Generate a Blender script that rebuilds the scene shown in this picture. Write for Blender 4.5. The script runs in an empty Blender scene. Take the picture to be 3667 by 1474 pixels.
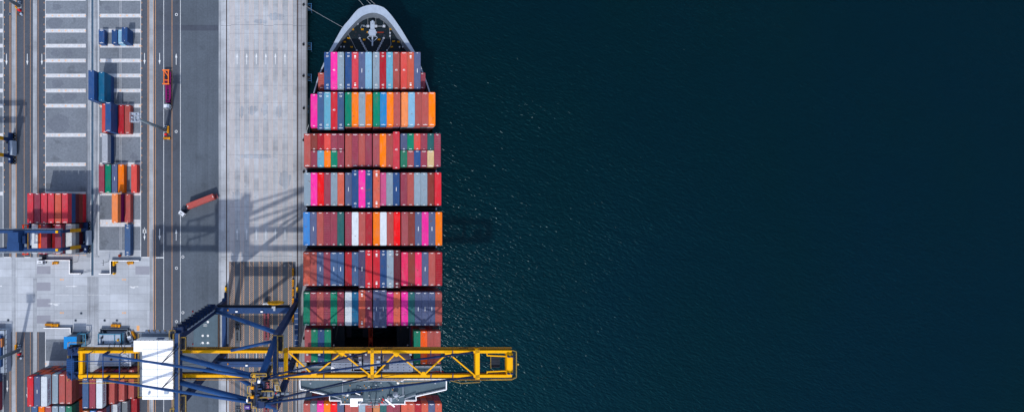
import bpy, math, random
from math import radians as R, sin, cos, pi, sqrt, atan2
from mathutils import Vector, Matrix
random.seed(7)
SC = bpy.context.scene
COL = SC.collection
# ---------------------------------------------------------------- survey: photo pixel + height above quay -> metres
H, F, NX, NY = 200.0, 1640.0, 1262.0, 745.0
def P(u, v, h=0.0):
    s = F / (H - h)
    return ((u - NX) / s, (NY - v) / s)
def P3(u, v, h=0.0):
    x, y = P(u, v, h); return Vector((x, y, h))
# ---------------------------------------------------------------- materials
def lin(c):
    c = c / 255.0
    return c / 12.92 if c <= .04045 else ((c + .055) / 1.055) ** 2.4
def rgb(r, g, b, k=1.0):
    return (lin(r) * k, lin(g) * k, lin(b) * k, 1)
class NT:
    def __init__(s, name):
        s.m = bpy.data.materials.new(name); s.m.use_nodes = True
        s.t = s.m.node_tree; s.t.nodes.clear()
        s.out = s.n('ShaderNodeOutputMaterial'); s.b = s.n('ShaderNodeBsdfPrincipled')
        s.l(s.b.outputs[0], s.out.inputs[0])
    def n(s, ty, **kw):
        nd = s.t.nodes.new(ty)
        for k, v in kw.items():
            if k.startswith('i_'):
                nd.inputs[k[2:].replace('_', ' ')].default_value = v
            else: setattr(nd, k, v)
        return nd
    def l(s, a, b): s.t.links.new(a, b)
    def coord(s, scale=(1, 1, 1), rnd=False):
        tc = s.n('ShaderNodeTexCoord'); mp = s.n('ShaderNodeMapping')
        mp.inputs['Scale'].default_value = scale
        s.l(tc.outputs['Object'], mp.inputs['Vector'])
        if rnd:
            oi = s.n('ShaderNodeObjectInfo'); mu = s.n('ShaderNodeMath', operation='MULTIPLY'); mu.inputs[1].default_value = 137.0
            s.l(oi.outputs['Random'], mu.inputs[0]); s.l(mu.outputs[0], mp.inputs['Location'])
        return mp.outputs[0]
    def noise(s, vec, scale, detail=4, rough=.55, lac=2.0):
        nd = s.n('ShaderNodeTexNoise'); nd.inputs['Scale'].default_value = scale
        nd.inputs['Detail'].default_value = detail; nd.inputs['Roughness'].default_value = rough
        s.l(vec, nd.inputs['Vector']); return nd.outputs['Fac']
    def ramp(s, fac, a, b, ca=(0, 0, 0, 1), cb=(1, 1, 1, 1)):
        r = s.n('ShaderNodeValToRGB'); r.color_ramp.elements[0].position = a; r.color_ramp.elements[1].position = b
        r.color_ramp.elements[0].color = ca; r.color_ramp.elements[1].color = cb
        s.l(fac, r.inputs[0]); return r.outputs[0]
    def mix(s, fac, a, b, mode='MIX'):
        m = s.n('ShaderNodeMix', data_type='RGBA', blend_type=mode)
        for i, v in ((0, fac), (6, a), (7, b)):
            if isinstance(v, (int, float)): m.inputs[i].default_value = v
            elif isinstance(v, tuple): m.inputs[i].default_value = v
            else: s.l(v, m.inputs[i])
        return m.outputs[2]
    def setb(s, col, rough=.6, metal=0.0, spec=.5):
        if isinstance(col, tuple): s.b.inputs['Base Color'].default_value = col
        else: s.l(col, s.b.inputs['Base Color'])
        s.b.inputs['Roughness'].default_value = rough; s.b.inputs['Metallic'].default_value = metal
        s.b.inputs['Specular IOR Level'].default_value = spec
    def bump(s, fac, strength=.3, dist=.05):
        b = s.n('ShaderNodeBump'); b.inputs['Strength'].default_value = strength; b.inputs['Distance'].default_value = dist
        s.l(fac, b.inputs['Height']); s.l(b.outputs[0], s.b.inputs['Normal']); s.l(b.outputs[0], s.b.inputs['Coat Normal'])
def grey(v): return (v, v, v, 1)
def paint(name, c, k=.8, rough=.5, dirt=.25, rust=0.0, scale=.6, metal=0, spec=.1, fadek=0.0, tone=0.0):
    m = NT(name); v = m.coord((1, 1, 1), True); base = rgb(*c, k)
    n1 = m.ramp(m.noise(v, scale, 5, .65), .35, .75)
    dark = tuple(x * (1 - dirt) for x in base[:3]) + (1,)
    n2 = m.noise(m.coord((3, .3, 3), True), 1.2, 3)
    col = m.mix(n1, base, dark)
    col = m.mix(m.ramp(n2, .5, .8), col, m.mix(1.0, base, (1.16, 1.14, 1.12, 1), 'MULTIPLY'))
    fade = m.ramp(m.noise(m.coord((.8, .25, 1), True), .9, 4, .7), .45, .75, grey(0), grey(fadek))
    lum = sum(base[:3]) / 3
    col = m.mix(fade, col, tuple(x * .55 + lum * .3 + .03 for x in base[:3]) + (1,))
    oi = m.n('ShaderNodeObjectInfo'); mr = m.n('ShaderNodeMapRange'); mr.inputs[3].default_value = 1 - tone; mr.inputs[4].default_value = 1 + tone * .6
    m.l(oi.outputs['Random'], mr.inputs[0]); col = m.mix(1.0, col, mr.outputs[0], 'MULTIPLY')
    if rust:
        n3 = m.ramp(m.noise(v, .9, 6, .65), .64 - rust * .1, .70 - rust * .1)
        col = m.mix(m.mix(1.0, n3, grey(.85), 'MULTIPLY'), col, (.16, .06, .035, 1))
    m.setb(col, rough, metal, spec); return m.m
def plain(name, c, k=.8, rough=.6, metal=0, spec=.15):
    return paint(name, c, k, rough, .18, 0, .9, metal, spec)
M = {}
CC = {  # container colours as they look in sun, and the word used for them
 'maroon': ((154, 66, 86), 'maroon'), 'brick': ((180, 86, 82), 'brick red'), 'dkbrick': ((140, 62, 56), 'brown red'),
 'salmon': ((214, 98, 78), 'salmon orange'), 'redor': ((222, 80, 74), 'orange red'), 'red': ((212, 40, 56), 'bright red'),
 'pure': ((236, 8, 22), 'scarlet'), 'coral': ((214, 62, 78), 'coral red'), 'pink': ((250, 46, 165), 'hot pink'), 'rose': ((232, 46, 100), 'rose pink'),
 'mauve': ((215, 92, 150), 'dusty pink'), 'magenta': ((214, 46, 140), 'magenta'), 'plum': ((126, 10, 96), 'plum purple'),
 'orange': ((255, 126, 4), 'orange'), 'ltorange': ((255, 148, 86), 'light orange'), 'hotorange': ((255, 92, 6), 'deep orange'),
 'tan': ((228, 198, 148), 'tan'), 'ochre': ((200, 124, 74), 'brown orange'),
 'green': ((0, 134, 106), 'green'), 'teal': ((40, 100, 104), 'dark teal'), 'tealgreen': ((46, 128, 104), 'teal green'),
 'navy': ((86, 98, 136), 'slate navy'), 'indigo': ((76, 68, 104), 'dark indigo'), 'steel': ((68, 98, 142), 'steel blue'), 'blue': ((44, 82, 138), 'deep blue'),
 'royal': ((60, 134, 208), 'royal blue'), 'bright': ((34, 136, 202), 'bright blue'), 'petrol': ((24, 104, 148), 'petrol blue'),
 'cyan': ((98, 168, 196), 'pale cyan'), 'ltblue': ((134, 186, 220), 'light blue'), 'gblue': ((146, 168, 186), 'grey blue'),
 'grey': ((122, 132, 142), 'grey'), 'silver': ((176, 184, 198), 'silver grey'), 'white': ((216, 226, 236), 'white'), 'dkmaroon': ((96, 34, 48), 'dark maroon'),
 'crimson': ((176, 36, 50), 'crimson'), 'dred': ((140, 8, 18), 'dark red'), 'roseb': ((170, 84, 92), 'faded rose brown')}
for k_, (c_, w_) in CC.items():
    M[k_] = paint('container_paint_' + w_.replace(' ', '_'), c_, .77, .5, .16, {'gblue': .2, 'salmon': .2, 'tan': .05, 'roseb': .25, 'white': .05}.get(k_, .1), fadek=.5, tone=.13)
M['cframe'] = plain('container_frame_paint', (90, 60, 62), .8)
M['mark'] = plain('white_lettering', (240, 242, 245), .9)
M['plumtext'] = plain('magenta_lettering', (150, 30, 90), .8)
M['blacktext'] = plain('dark_lettering', (20, 22, 28), .6)
M['navy_steel'] = paint('navy_crane_paint', (32, 58, 104), .72, .55, .3, 0, .5)
M['blue_steel'] = paint('blue_tube_paint', (36, 78, 136), .8, .4, .15, 0, .5)
M['rtg_blue'] = paint('gantry_blue_paint', (44, 76, 126), .78, .5, .2)
M['dark_steel'] = paint('dark_steel', (42, 50, 64), .8, .55, .3, .05)
M['black'] = plain('black_rubber', (26, 28, 32), .8, .85)
M['yellow'] = paint('yellow_crane_paint', (250, 184, 2), .82, .45, .12, 0, .8)
M['dkyellow'] = paint('worn_yellow_paint', (206, 150, 12), .8, .5, .2, .1)
M['rail_yellow'] = plain('yellow_railing_paint', (206, 172, 84), .7)
M['roof_white'] = paint('white_house_paint', (244, 246, 252), .98, .5, .03, 0, .3)
M['house_grey'] = plain('pale_house_wall', (168, 182, 200), .8)
M['lightgrey'] = paint('light_grey_paint', (168, 184, 206), .8, .5, .15)
M['midgrey'] = paint('mid_grey_paint', (120, 132, 148), .8, .5, .2)
M['deckgreen'] = paint('grey_green_deck', (86, 107, 122), .8, .55, .2, 0, .3)
M['foredeck'] = paint('dark_deck_paint', (26, 40, 50), .8, .6, .3, .1, .4)
M['lilac'] = paint('lilac_grey_deck', (138, 144, 166), .8, .6, .12, 0, .4)
M['hull'] = paint('hull_dark_paint', (36, 60, 60), .8, .5, .2, .1, .2)
M['hold'] = paint('hold_steel', (44, 40, 44), .7, .8, .4, .3)
M['rustred'] = paint('rust_red_primer', (146, 52, 32), .8, .7, .3, .4)
M['orange_steel'] = paint('orange_spreader_paint', (250, 130, 60), .85, .5, .2, .1)
M['red_steel'] = paint('red_spreader_paint', (232, 56, 20), .85, .5, .2, .1)
M['plum_steel'] = paint('plum_chassis_paint', (128, 24, 98), .8, .5, .2)
M['maroon_steel'] = paint('maroon_chassis_paint', (150, 82, 92), .8, .6, .3)
M['grey_steel'] = paint('grey_chassis_paint', (98, 108, 120), .8, .6, .3)
M['cab_white'] = plain('white_cab_paint', (214, 222, 234), .9)
M['cab_purple'] = plain('purple_cab_paint', (74, 42, 150), .8)
M['sky_blue'] = paint('sky_blue_sheet', (36, 152, 228), .8, .5, .06)
M['teal_frame'] = paint('teal_frame_paint', (74, 142, 176), .8, .5, .15)
M['hazard_orange'] = paint('hazard_orange_paint', (240, 160, 20), .85, .6, .25)
M['glass'] = plain('dark_glass', (24, 32, 42), .8, .15, 0, .6)
M['rope'] = plain('pale_rope', (170, 176, 184), .8, .9)
M['safety_red'] = plain('safety_red_paint', (226, 36, 44), .85)
M['lifeboat'] = plain('lifeboat_orange', (240, 62, 24), .9)
M['chain'] = plain('chain_grey', (176, 186, 204), .8, .6)
M['lamp_steel'] = plain('galvanised_steel', (128, 144, 158), .8, .5, .3)
M['rubber_fender'] = plain('fender_black', (28, 30, 36), .8, .8)
M['fender_frame'] = plain('fender_blue_frame', (60, 116, 170), .8)
# ---- ground
def asphalt(name, c, k=.8, streak=.25, fine=.2, blot=.2, spots=.12):
    m = NT(name); base = rgb(*c, k)
    v = m.coord(); big = m.noise(v, .05, 5, .6); st = m.noise(m.coord((.35, .012, 1)), 1.0, 5, .6); fn = m.noise(v, 1.1, 5, .8)
    def sh(f): return tuple(x * f for x in base[:3]) + (1,)
    col = m.mix(m.ramp(big, .3, .7), sh(1 - blot), sh(1 + blot * .6))
    col = m.mix(m.ramp(st, .35, .75), col, m.mix(1.0, col, grey(1 - streak), 'MULTIPLY'))
    col = m.mix(1.0, col, m.ramp(fn, .25, .75, grey(1 - fine), grey(1 + fine)), 'MULTIPLY')
    col = m.mix(1.0, col, m.ramp(m.noise(v, .16, 3, .5), .60, .70, grey(1), grey(1 - spots)), 'MULTIPLY')
    m.setb(col, .85, 0, .15); return m.m
def concrete(name, c, k=.8, bw=5, bh=5, joint=.75, stain=.3, offx=0.0, slabs=.07, streak=.12):
    m = NT(name); base = rgb(*c, k); v = m.coord()
    def sh(f): return tuple(x * f for x in base[:3]) + (1,)
    br = m.n('ShaderNodeTexBrick'); br.offset = 0; br.squash = 1
    br.inputs['Scale'].default_value = 1; br.inputs['Mortar Size'].default_value = .07
    br.inputs['Mortar Smooth'].default_value = .3
    br.inputs['Brick Width'].default_value = bw; br.inputs['Row Height'].default_value = bh
    br.inputs['Color1'].default_value = sh(1 - slabs); br.inputs['Color2'].default_value = sh(1 + slabs); br.inputs['Mortar'].default_value = sh(joint)
    mp = m.n('ShaderNodeMapping'); mp.inputs['Location'].default_value = (offx, 1.3, 0)
    m.l(v, mp.inputs[0]); m.l(mp.outputs[0], br.inputs['Vector'])
    col = br.outputs['Color']
    big = m.ramp(m.noise(m.coord((1, 1.6, 1)), .05, 7, .68), .34, .66, grey(1 - stain), grey(1.08))
    col = m.mix(1.0, col, big, 'MULTIPLY')
    sp = m.ramp(m.noise(v, .35, 6, .7), .60, .74, grey(1), grey(1 - stain * .9))
    col = m.mix(1.0, col, sp, 'MULTIPLY')
    st = m.ramp(m.noise(m.coord((.9, .03, 1)), 1.0, 4, .6), .45, .75, grey(1), grey(1 - streak))
    col = m.mix(1.0, col, st, 'MULTIPLY')
    tr = m.ramp(m.noise(m.coord((1.3, .008, 1)), 1.0, 2, .5), .56, .68, grey(1), grey(1 - streak * .9))
    col = m.mix(1.0, col, tr, 'MULTIPLY')
    sm = m.ramp(m.noise(m.coord((.5, 1.4, 1)), .10, 6, .72), .56, .70, grey(1), grey(1 - stain * .6))
    col = m.mix(1.0, col, sm, 'MULTIPLY')
    fn = m.ramp(m.noise(v, 3.0, 3, .7), .3, .7, grey(.93), grey(1.07))
    col = m.mix(1.0, col, fn, 'MULTIPLY')
    m.setb(col, .85, 0, .25); return m.m
M['asph'] = asphalt('asphalt_dark', (85, 93, 107), .8, .2)
M['asph2'] = asphalt('asphalt_lane', (93, 104, 118), .8, .2)
M['asph3'] = asphalt('asphalt_apron', (100, 109, 122), .8, .2)
M['gravel'] = asphalt('gravel_block_surface', (122, 131, 144), .8, .05, .30, .22, .30)
M['conc'] = concrete('apron_concrete', (187, 194, 205), .82, 3.3, 4.4, .88, .36, 0, .05, .18)
M['yardconc'] = concrete('yard_concrete', (185, 193, 205), .79, 8.1, 3.6, .66, .2, .6, .07, .06)
M['stripconc'] = concrete('runway_concrete', (176, 184, 196), .8, 30, 7.0, .9, .4, 0, .05, .3)
M['edgeconc'] = concrete('quay_edge_concrete', (160, 164, 174), .8, 40, 6.0, .8, .3)
M['wallconc'] = concrete('quay_wall_concrete', (110, 112, 116), .8, 6, 3, .8, .4)
M['barconc'] = paint('pale_bar_paint', (208, 212, 220), .85, .8, .26, 0, .9)
M['whitepaint'] = paint('white_road_paint', (222, 228, 236), .88, .8, .34, 0, 1.6)
M['orangepaint'] = paint('orange_road_paint', (232, 176, 124), .85, .8, .2, 0, .8)
M['orangefaint'] = paint('worn_orange_road_paint', (208, 188, 178), .8, .8, .15, 0, .6)
M['hatchfaint'] = paint('worn_hatch_paint', (178, 178, 186), .8, .8, .12, 0, .6)
M['hatchgap'] = paint('worn_hatch_ground', (186, 187, 194), .8, .8, .12, 0, .3)
M['hatchwhite'] = paint('hatch_paint', (206, 190, 182), .8, .8, .2, 0, .6)
M['hatchbrown'] = paint('worn_hatch_asphalt', (98, 98, 106), .8, .8, .2, 0, .5)
M['slotorange'] = paint('slot_orange_paint', (240, 190, 150), .85, .8, .2, 0, .8)
M['railbrown'] = paint('crane_rail_rust', (86, 70, 66), .8, .6, .3, .3, 1.5)
M['trench'] = paint('trench_steel', (74, 100, 124), .8, .5, .35, .05, .15)
M['stain'] = paint('asphalt_patch', (96, 104, 116), .8, .9, .3, 0, .3)
M['darkpatch'] = asphalt('dark_asphalt_patch', (82, 90, 106), .8, .3)
def water_mat():
    m = NT('sea_water'); v = m.coord()
    big = m.noise(m.coord((1, .6, 1)), .006, 4, .6)
    col = m.mix(m.ramp(big, .35, .65), (.0, .0058, .0086, 1), (.0, .0054, .0122, 1))
    m.setb(col, .5, 0, 0)
    m.b.subsurface_method = 'BURLEY'; m.b.inputs['Subsurface Weight'].default_value = 1.0; m.b.inputs['Subsurface Radius'].default_value = (1, 1, 1); m.b.inputs['Subsurface Scale'].default_value = 11.0
    g1 = m.n('ShaderNodeBsdfGlossy'); g1.inputs['Color'].default_value = (.0046, .0052, .0056, 1); g1.inputs['Roughness'].default_value = .13
    g2 = m.n('ShaderNodeBsdfGlossy'); g2.inputs['Color'].default_value = (.0001, .0092, .0125, 1); g2.inputs['Roughness'].default_value = .46
    a1 = m.n('ShaderNodeAddShader'); a2 = m.n('ShaderNodeAddShader')
    m.l(g1.outputs[0], a1.inputs[0]); m.l(g2.outputs[0], a1.inputs[1]); m.l(a1.outputs[0], a2.inputs[0]); m.l(m.b.outputs[0], a2.inputs[1]); m.l(a2.outputs[0], m.out.inputs[0])
    def rot(sc, rz):
        tc = m.n('ShaderNodeTexCoord'); mp = m.n('ShaderNodeMapping'); mp.vector_type = 'TEXTURE'
        mp.inputs['Rotation'].default_value = (0, 0, R(rz)); mp.inputs['Scale'].default_value = sc
        m.l(tc.outputs['Object'], mp.inputs['Vector']); return mp.outputs[0]
    a = m.noise(rot((2.3, 1, 1), -24), 1.15, 2, .5)
    b = m.noise(rot((1.6, 1, 1), 14), 2.8, 1, .5)
    c = m.noise(rot((2.2, 1, 1), -24), .16, 2, .5)
    ad = m.n('ShaderNodeMath', operation='MULTIPLY_ADD'); m.l(b, ad.inputs[0]); ad.inputs[1].default_value = .14; m.l(a, ad.inputs[2])
    ad2 = m.n('ShaderNodeMath', operation='MULTIPLY_ADD'); m.l(c, ad2.inputs[0]); ad2.inputs[1].default_value = .75; m.l(ad.outputs[0], ad2.inputs[2])
    gust = m.ramp(m.noise(m.coord((1, 1.5, 1)), .012, 4, .6), .3, .7, grey(.7), grey(1.15))
    mu = m.n('ShaderNodeMath', operation='MULTIPLY'); m.l(ad2.outputs[0], mu.inputs[0]); m.l(gust, mu.inputs[1])
    m.bump(mu.outputs[0], 1.0, WAVE)
    nrm = m.b.inputs['Normal'].links[0].from_socket; m.l(nrm, g1.inputs['Normal']); m.l(nrm, g2.inputs['Normal'])
    return m.m
WAVE = .43
M['water'] = water_mat()
# ---------------------------------------------------------------- mesh builder
class MB:
    def __init__(s): s.v = []; s.f = []; s.m = []
    def add(s, vs, fs, mi=0):
        o = len(s.v); s.v += [tuple(p) for p in vs]; s.f += [tuple(i + o for i in f) for f in fs]; s.m += [mi] * len(fs); return s
    def box(s, cx, cy, cz, sx, sy, sz, mi=0, rz=0, skip_bottom=False):
        c_, s_ = cos(rz), sin(rz); vs = []
        for z in (-.5, .5):
            for x, y in ((-.5, -.5), (.5, -.5), (.5, .5), (-.5, .5)):
                X, Y = x * sx, y * sy; vs.append((cx + X * c_ - Y * s_, cy + X * s_ + Y * c_, cz + z * sz))
        fs = [(4, 5, 6, 7), (0, 1, 5, 4), (1, 2, 6, 5), (2, 3, 7, 6), (3, 0, 4, 7)]
        if not skip_bottom: fs.append((3, 2, 1, 0))
        return s.add(vs, fs, mi)
    def bx(s, x0, x1, y0, y1, z0, z1, mi=0): return s.box((x0 + x1) / 2, (y0 + y1) / 2, (z0 + z1) / 2, abs(x1 - x0), abs(y1 - y0), abs(z1 - z0), mi)
    def beam(s, p, q, w, h, mi=0, w2=None, h2=None):
        p, q = Vector(p), Vector(q); d = (q - p).normalized()
        up = Vector((0, 0, 1)) if abs(d.z) < .95 else Vector((0, 1, 0))
        a = d.cross(up).normalized(); b = a.cross(d).normalized(); vs = []
        w2 = w if w2 is None else w2; h2 = h if h2 is None else h2
        for o, ww, hh in ((p, w, h), (q, w2, h2)):
            for i, j in ((-.5, -.5), (.5, -.5), (.5, .5), (-.5, .5)): vs.append(o + a * i * ww + b * j * hh)
        return s.add(vs, [(3, 2, 1, 0), (4, 5, 6, 7), (0, 1, 5, 4), (1, 2, 6, 5), (2, 3, 7, 6), (3, 0, 4, 7)], mi)
    def tube(s, p, q, r, n=10, mi=0, r2=None, cap=True):
        p, q = Vector(p), Vector(q); d = (q - p).normalized()
        up = Vector((0, 0, 1)) if abs(d.z) < .95 else Vector((0, 1, 0))
        a = d.cross(up).normalized(); b = a.cross(d).normalized(); vs = []; r2 = r if r2 is None else r2
        for o, rr in ((p, r), (q, r2)):
            for i in range(n):
                t = 2 * pi * i / n; vs.append(o + a * cos(t) * rr + b * sin(t) * rr)
        fs = [(i, (i + 1) % n, n + (i + 1) % n, n + i) for i in range(n)]
        if cap: fs += [tuple(range(n))[::-1], tuple(range(n, 2 * n))]
        return s.add(vs, fs, mi)
    def path(s, pts, r, n=6, mi=0):
        for a, b in zip(pts, pts[1:]): s.tube(a, b, r, n, mi)
        return s
    def prism(s, pts, z0, z1, mi=0, mt=None):
        n = len(pts); vs = [(x, y, z0) for x, y in pts] + [(x, y, z1) for x, y in pts]
        ar = sum(pts[i][0] * pts[(i + 1) % n][1] - pts[(i + 1) % n][0] * pts[i][1] for i in range(n))
        top = tuple(range(n, 2 * n)); bot = tuple(range(n))[::-1]; sd = [(i, (i + 1) % n, n + (i + 1) % n, n + i) for i in range(n)]
        if ar < 0: top = top[::-1]; bot = bot[::-1]; sd = [f[::-1] for f in sd]
        s.add(vs, sd + [bot], mi); s.add(vs, [top], mi if mt is None else mt); return s
    def rect(s, x0, x1, y0, y1, z, mi=0):
        x0, x1 = min(x0, x1), max(x0, x1); y0, y1 = min(y0, y1), max(y0, y1)
        return s.add([(x0, y0, z), (x1, y0, z), (x1, y1, z), (x0, y1, z)], [(0, 1, 2, 3)], mi)
    def rT(s, u0, u1, v0, v1, z=0, mi=0):
        x0, y0 = P(u0, v0); x1, y1 = P(u1, v1); return s.rect(x0, x1, y0, y1, z, mi)
    def dome(s, c, r, mi=0, full=True, n=12, k=6):
        vs = []; fs = []; lo = -pi / 2 if full else 0
        for j in range(k + 1):
            t = lo + (pi / 2 - lo) * j / k
            for i in range(n):
                a = 2 * pi * i / n; vs.append((c[0] + r * cos(t) * cos(a), c[1] + r * cos(t) * sin(a), c[2] + r * sin(t)))
        for j in range(k):
            for i in range(n): fs.append((j * n + i, j * n + (i + 1) % n, (j + 1) * n + (i + 1) % n, (j + 1) * n + i))
        return s.add(vs, fs, mi)
    def rail(s, pts, h=1.1, mi=0, t=.07, gap=2.0):
        for a, b in zip(pts, pts[1:]):
            a, b = Vector(a), Vector(b); up = Vector((0, 0, 1)); L = (b - a).length
            s.beam(a + up * h, b + up * h, t, t, mi); s.beam(a + up * h * .5, b + up * h * .5, t * .6, t * .6, mi)
            n = max(1, int(L / gap))
            for i in range(n + 1):
                p = a.lerp(b, i / n); s.beam(p, p + up * h, t, t, mi)
        return s
    def mesh(s, name, mats):
        me = bpy.data.meshes.new(name); me.from_pydata(s.v, [], s.f)
        for m in mats: me.materials.append(M[m] if isinstance(m, str) else m)
        me.polygons.foreach_set('material_index', s.m); me.update(); return me
    def build(s, name, mats, parent=None, smooth=False):
        if isinstance(mats, str): mats = [mats]
        me = s.mesh(name, mats)
        if smooth: me.polygons.foreach_set('use_smooth', [True] * len(me.polygons))
        return link(name, me, parent)
def link(name, data, parent=None):
    o = bpy.data.objects.new(name, data); COL.objects.link(o)
    if parent: o.parent = parent
    return o
USED = {}
def tag(o, label, cat, group=None):
    o['label'] = label; o['category'] = cat
    if group: o['group'] = group
    n = len(label.split())
    if not 4 <= n <= 16: print('LABEL', n, label)
    USED.setdefault(label, []).append(o.name); return o
def thing(name, label, cat, loc=(0, 0, 0), rz=0, group=None):
    o = link(name, None); o.location = loc; o.rotation_euler = (0, 0, rz); return tag(o, label, cat, group)
def struct(mb, name, mats):
    o = mb.build(name, mats); o['kind'] = 'structure'; return o
def stuff(o): o['kind'] = 'stuff'; return o
def copy_tree(o, parent=None):
    c = o.copy(); COL.objects.link(c); c.parent = parent
    for ch in o.children: copy_tree(ch, c)
    return c
def text_mesh(body, size, ext=.004):
    cu = bpy.data.curves.new('lettering', 'FONT'); cu.body = body; cu.size = size; cu.extrude = ext; cu.align_x = 'CENTER'; cu.align_y = 'CENTER'; cu.resolution_u = 2
    o = bpy.data.objects.new('t', cu); COL.objects.link(o); dg = bpy.context.evaluated_depsgraph_get(); dg.update()
    me = bpy.data.meshes.new_from_object(o.evaluated_get(dg)); bpy.data.objects.remove(o); return me
def text(body, size, loc, rot, mat, parent, name='lettering'):
    me = text_mesh(body, size); me.materials.clear(); me.materials.append(M[mat]); o = link(name, me, parent); o.location = loc; o.rotation_euler = rot; return o
# ================================================================ SETTING
QX = P(1096, 0)[0]; WZ = -4.0
g = MB(); g.bx(-30000, QX, -30000, 30000, -60, 0); struct(g, 'ground', ['asph'])
g = MB(); g.rect(QX - 5, 30000, -30000, 30000, WZ); struct(g, 'water', ['water'])
g = MB(); g.bx(QX, QX + .35, -400, 400, -12, -.35); g.bx(QX, QX + .55, -400, 400, -.35, -.02); struct(g, 'quay_wall', ['wallconc'])
def strips(name, mat, L, z):
    g = MB()
    for r in L: g.rT(*r, z)
    return struct(g, name, [mat])
T0, T1 = -1500, 3200      # run the long strips far past the frame
Z1, Z2, Z3, Z4, Z5 = .004, .008, .012, .016, .020
strips('lane_road', 'asph2', [(647, 783, T0, T1)], Z1)
strips('lane_joints', 'asph', [(702.5, 703.3, T0, T1), (743, 743.8, T0, T1), (726, 726.4, T0, T1), (763, 763.4, T0, T1)], Z2)
strips('apron', 'conc', [(792, 1061, T0, 936), (792, 820, 936, T1)], Z1)
strips('apron_asphalt', 'asph3', [(820, 1058.5, 936, T1)], Z1)
strips('quay_edge_pavement', 'edgeconc', [(1058.5, 1096, 936, T1), (1061, 1096, T0, 936)], Z1 + .002)
strips('kerb_strip', 'stripconc', [(783, 792, T0, T1), (41.8, 56, T0, 920), (41.8, 56, 1187, T1), (118, 132.3, T0, 920), (118, 132.3, 1187, T1), (535, 549.5, T0, T1),
       (311.7, 323, T0, 1000), (338, 353, T0, T1)], Z1)
strips('yard_pavement', 'yardconc', [(-300, 535, 920, 1187), (163.7, 311, 910, 920), (355, 504, 895, 920), (163.7, 255, 1187, 1213), (-300, 22, 1187, 1340), (312, 338, 1000, T1)], Z1 + .001)
# runway bands across the yard concrete, in their own greyer concrete
strips('runway_crossing', 'stripconc', [(41.8, 56, 920, 1187), (118, 132.3, 995, 1187), (312, 353, 990, 1187)], Z2 + .001)
strips('slab_patch', asphalt('slab_patch_concrete', (150, 154, 168), .8, .02, .06, .1), [(132, 181, 952, 980), (132, 181, 1010, 1040), (132, 181, 1069, 1098), (132, 181, 1128, 1157), (485, 535, 952, 982), (535.5, 549, 1115, 1187), (-300, 20, 1155, 1187)], Z2)
strips('container_block_surface', 'gravel', [(163.7, 311, T0, 909.9), (355, 504, T0, 894.9), (163.7, 311, 1213.1, T1), (355, 504, 1300, T1), (-300, 10.5, T0, 920), (-300, 10, 1340, T1)], Z1 + .0005)
# pale bars between the container slots
ys = [-3, 56.7, 110.6, 164.4, 217.5, 271, 324.8, 378.9, 483.5, 588.4, 693]
g = MB(); go = MB()
bars = []
for y in ys + [-57, -110, -164, -218, -272]:
    for a, b in ((163.9, 307), (358.5, 503), (-300, 10)): bars.append((a, b, y - 6.6, y + 6.6))
bars += [(358.5, 503, 785.5, 811), (163.9, 255, 1290, 1312)]
for b in bars:
    g.rT(*b, Z2 + .0005)
    n = 6
    for i in range(n + 1):
        if b[0] < 0: continue
        u = b[0] + (b[1] - b[0]) * (i + .02 if i == 0 else i) / n - (1.5 if i == n else 0); v = (b[2] + b[3]) / 2; r = random.uniform(1.4, 3.0)
        if random.random() < .85:
            x, y = P(u, v); w = .08 * r
            go.box(x, y, Z3, .16 * r * 2, w * 1.1, .0008); go.box(x, y, Z3 + .001, w * 1.2, .15 * r * 2.2, .0008)
struct(g, 'slot_bars', ['barconc']); struct(go, 'slot_marks', ['slotorange'])
# cable trench and drain lines
g = MB()
g.rT(324, 335.5, T0, 985, Z2); g.rT(324, 326.5, T0, 985, Z2 + .002, 1); g.rT(335.5, 337.5, T0, 985, Z2, 1)
for u in (313.2, 345.5): g.rT(u, u + 1.0, T0, 910, Z2 + .003, 2)
for u in (429, 433.6): g.rT(u, u + .9, T0, 892, Z2, 1)
struct(g, 'cable_trench', ['trench', 'barconc', 'asph'])
# crane rails
g = MB()
g.rT(809.6, 813.2, T0, T1, Z2, 0); g.rT(1063.6, 1067.6, T0, T1, Z2 + .002, 0)
for u in (811.4, 1065.6):
    x = P(u, 0)[0]; g.bx(x - .04, x + .04, -300, 300, .008, .05, 1)
g.rT(1078.2, 1079.2, T0, T1, Z2 + .002, 0)
struct(g, 'crane_rails', ['railbrown', 'dark_steel'])
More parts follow.
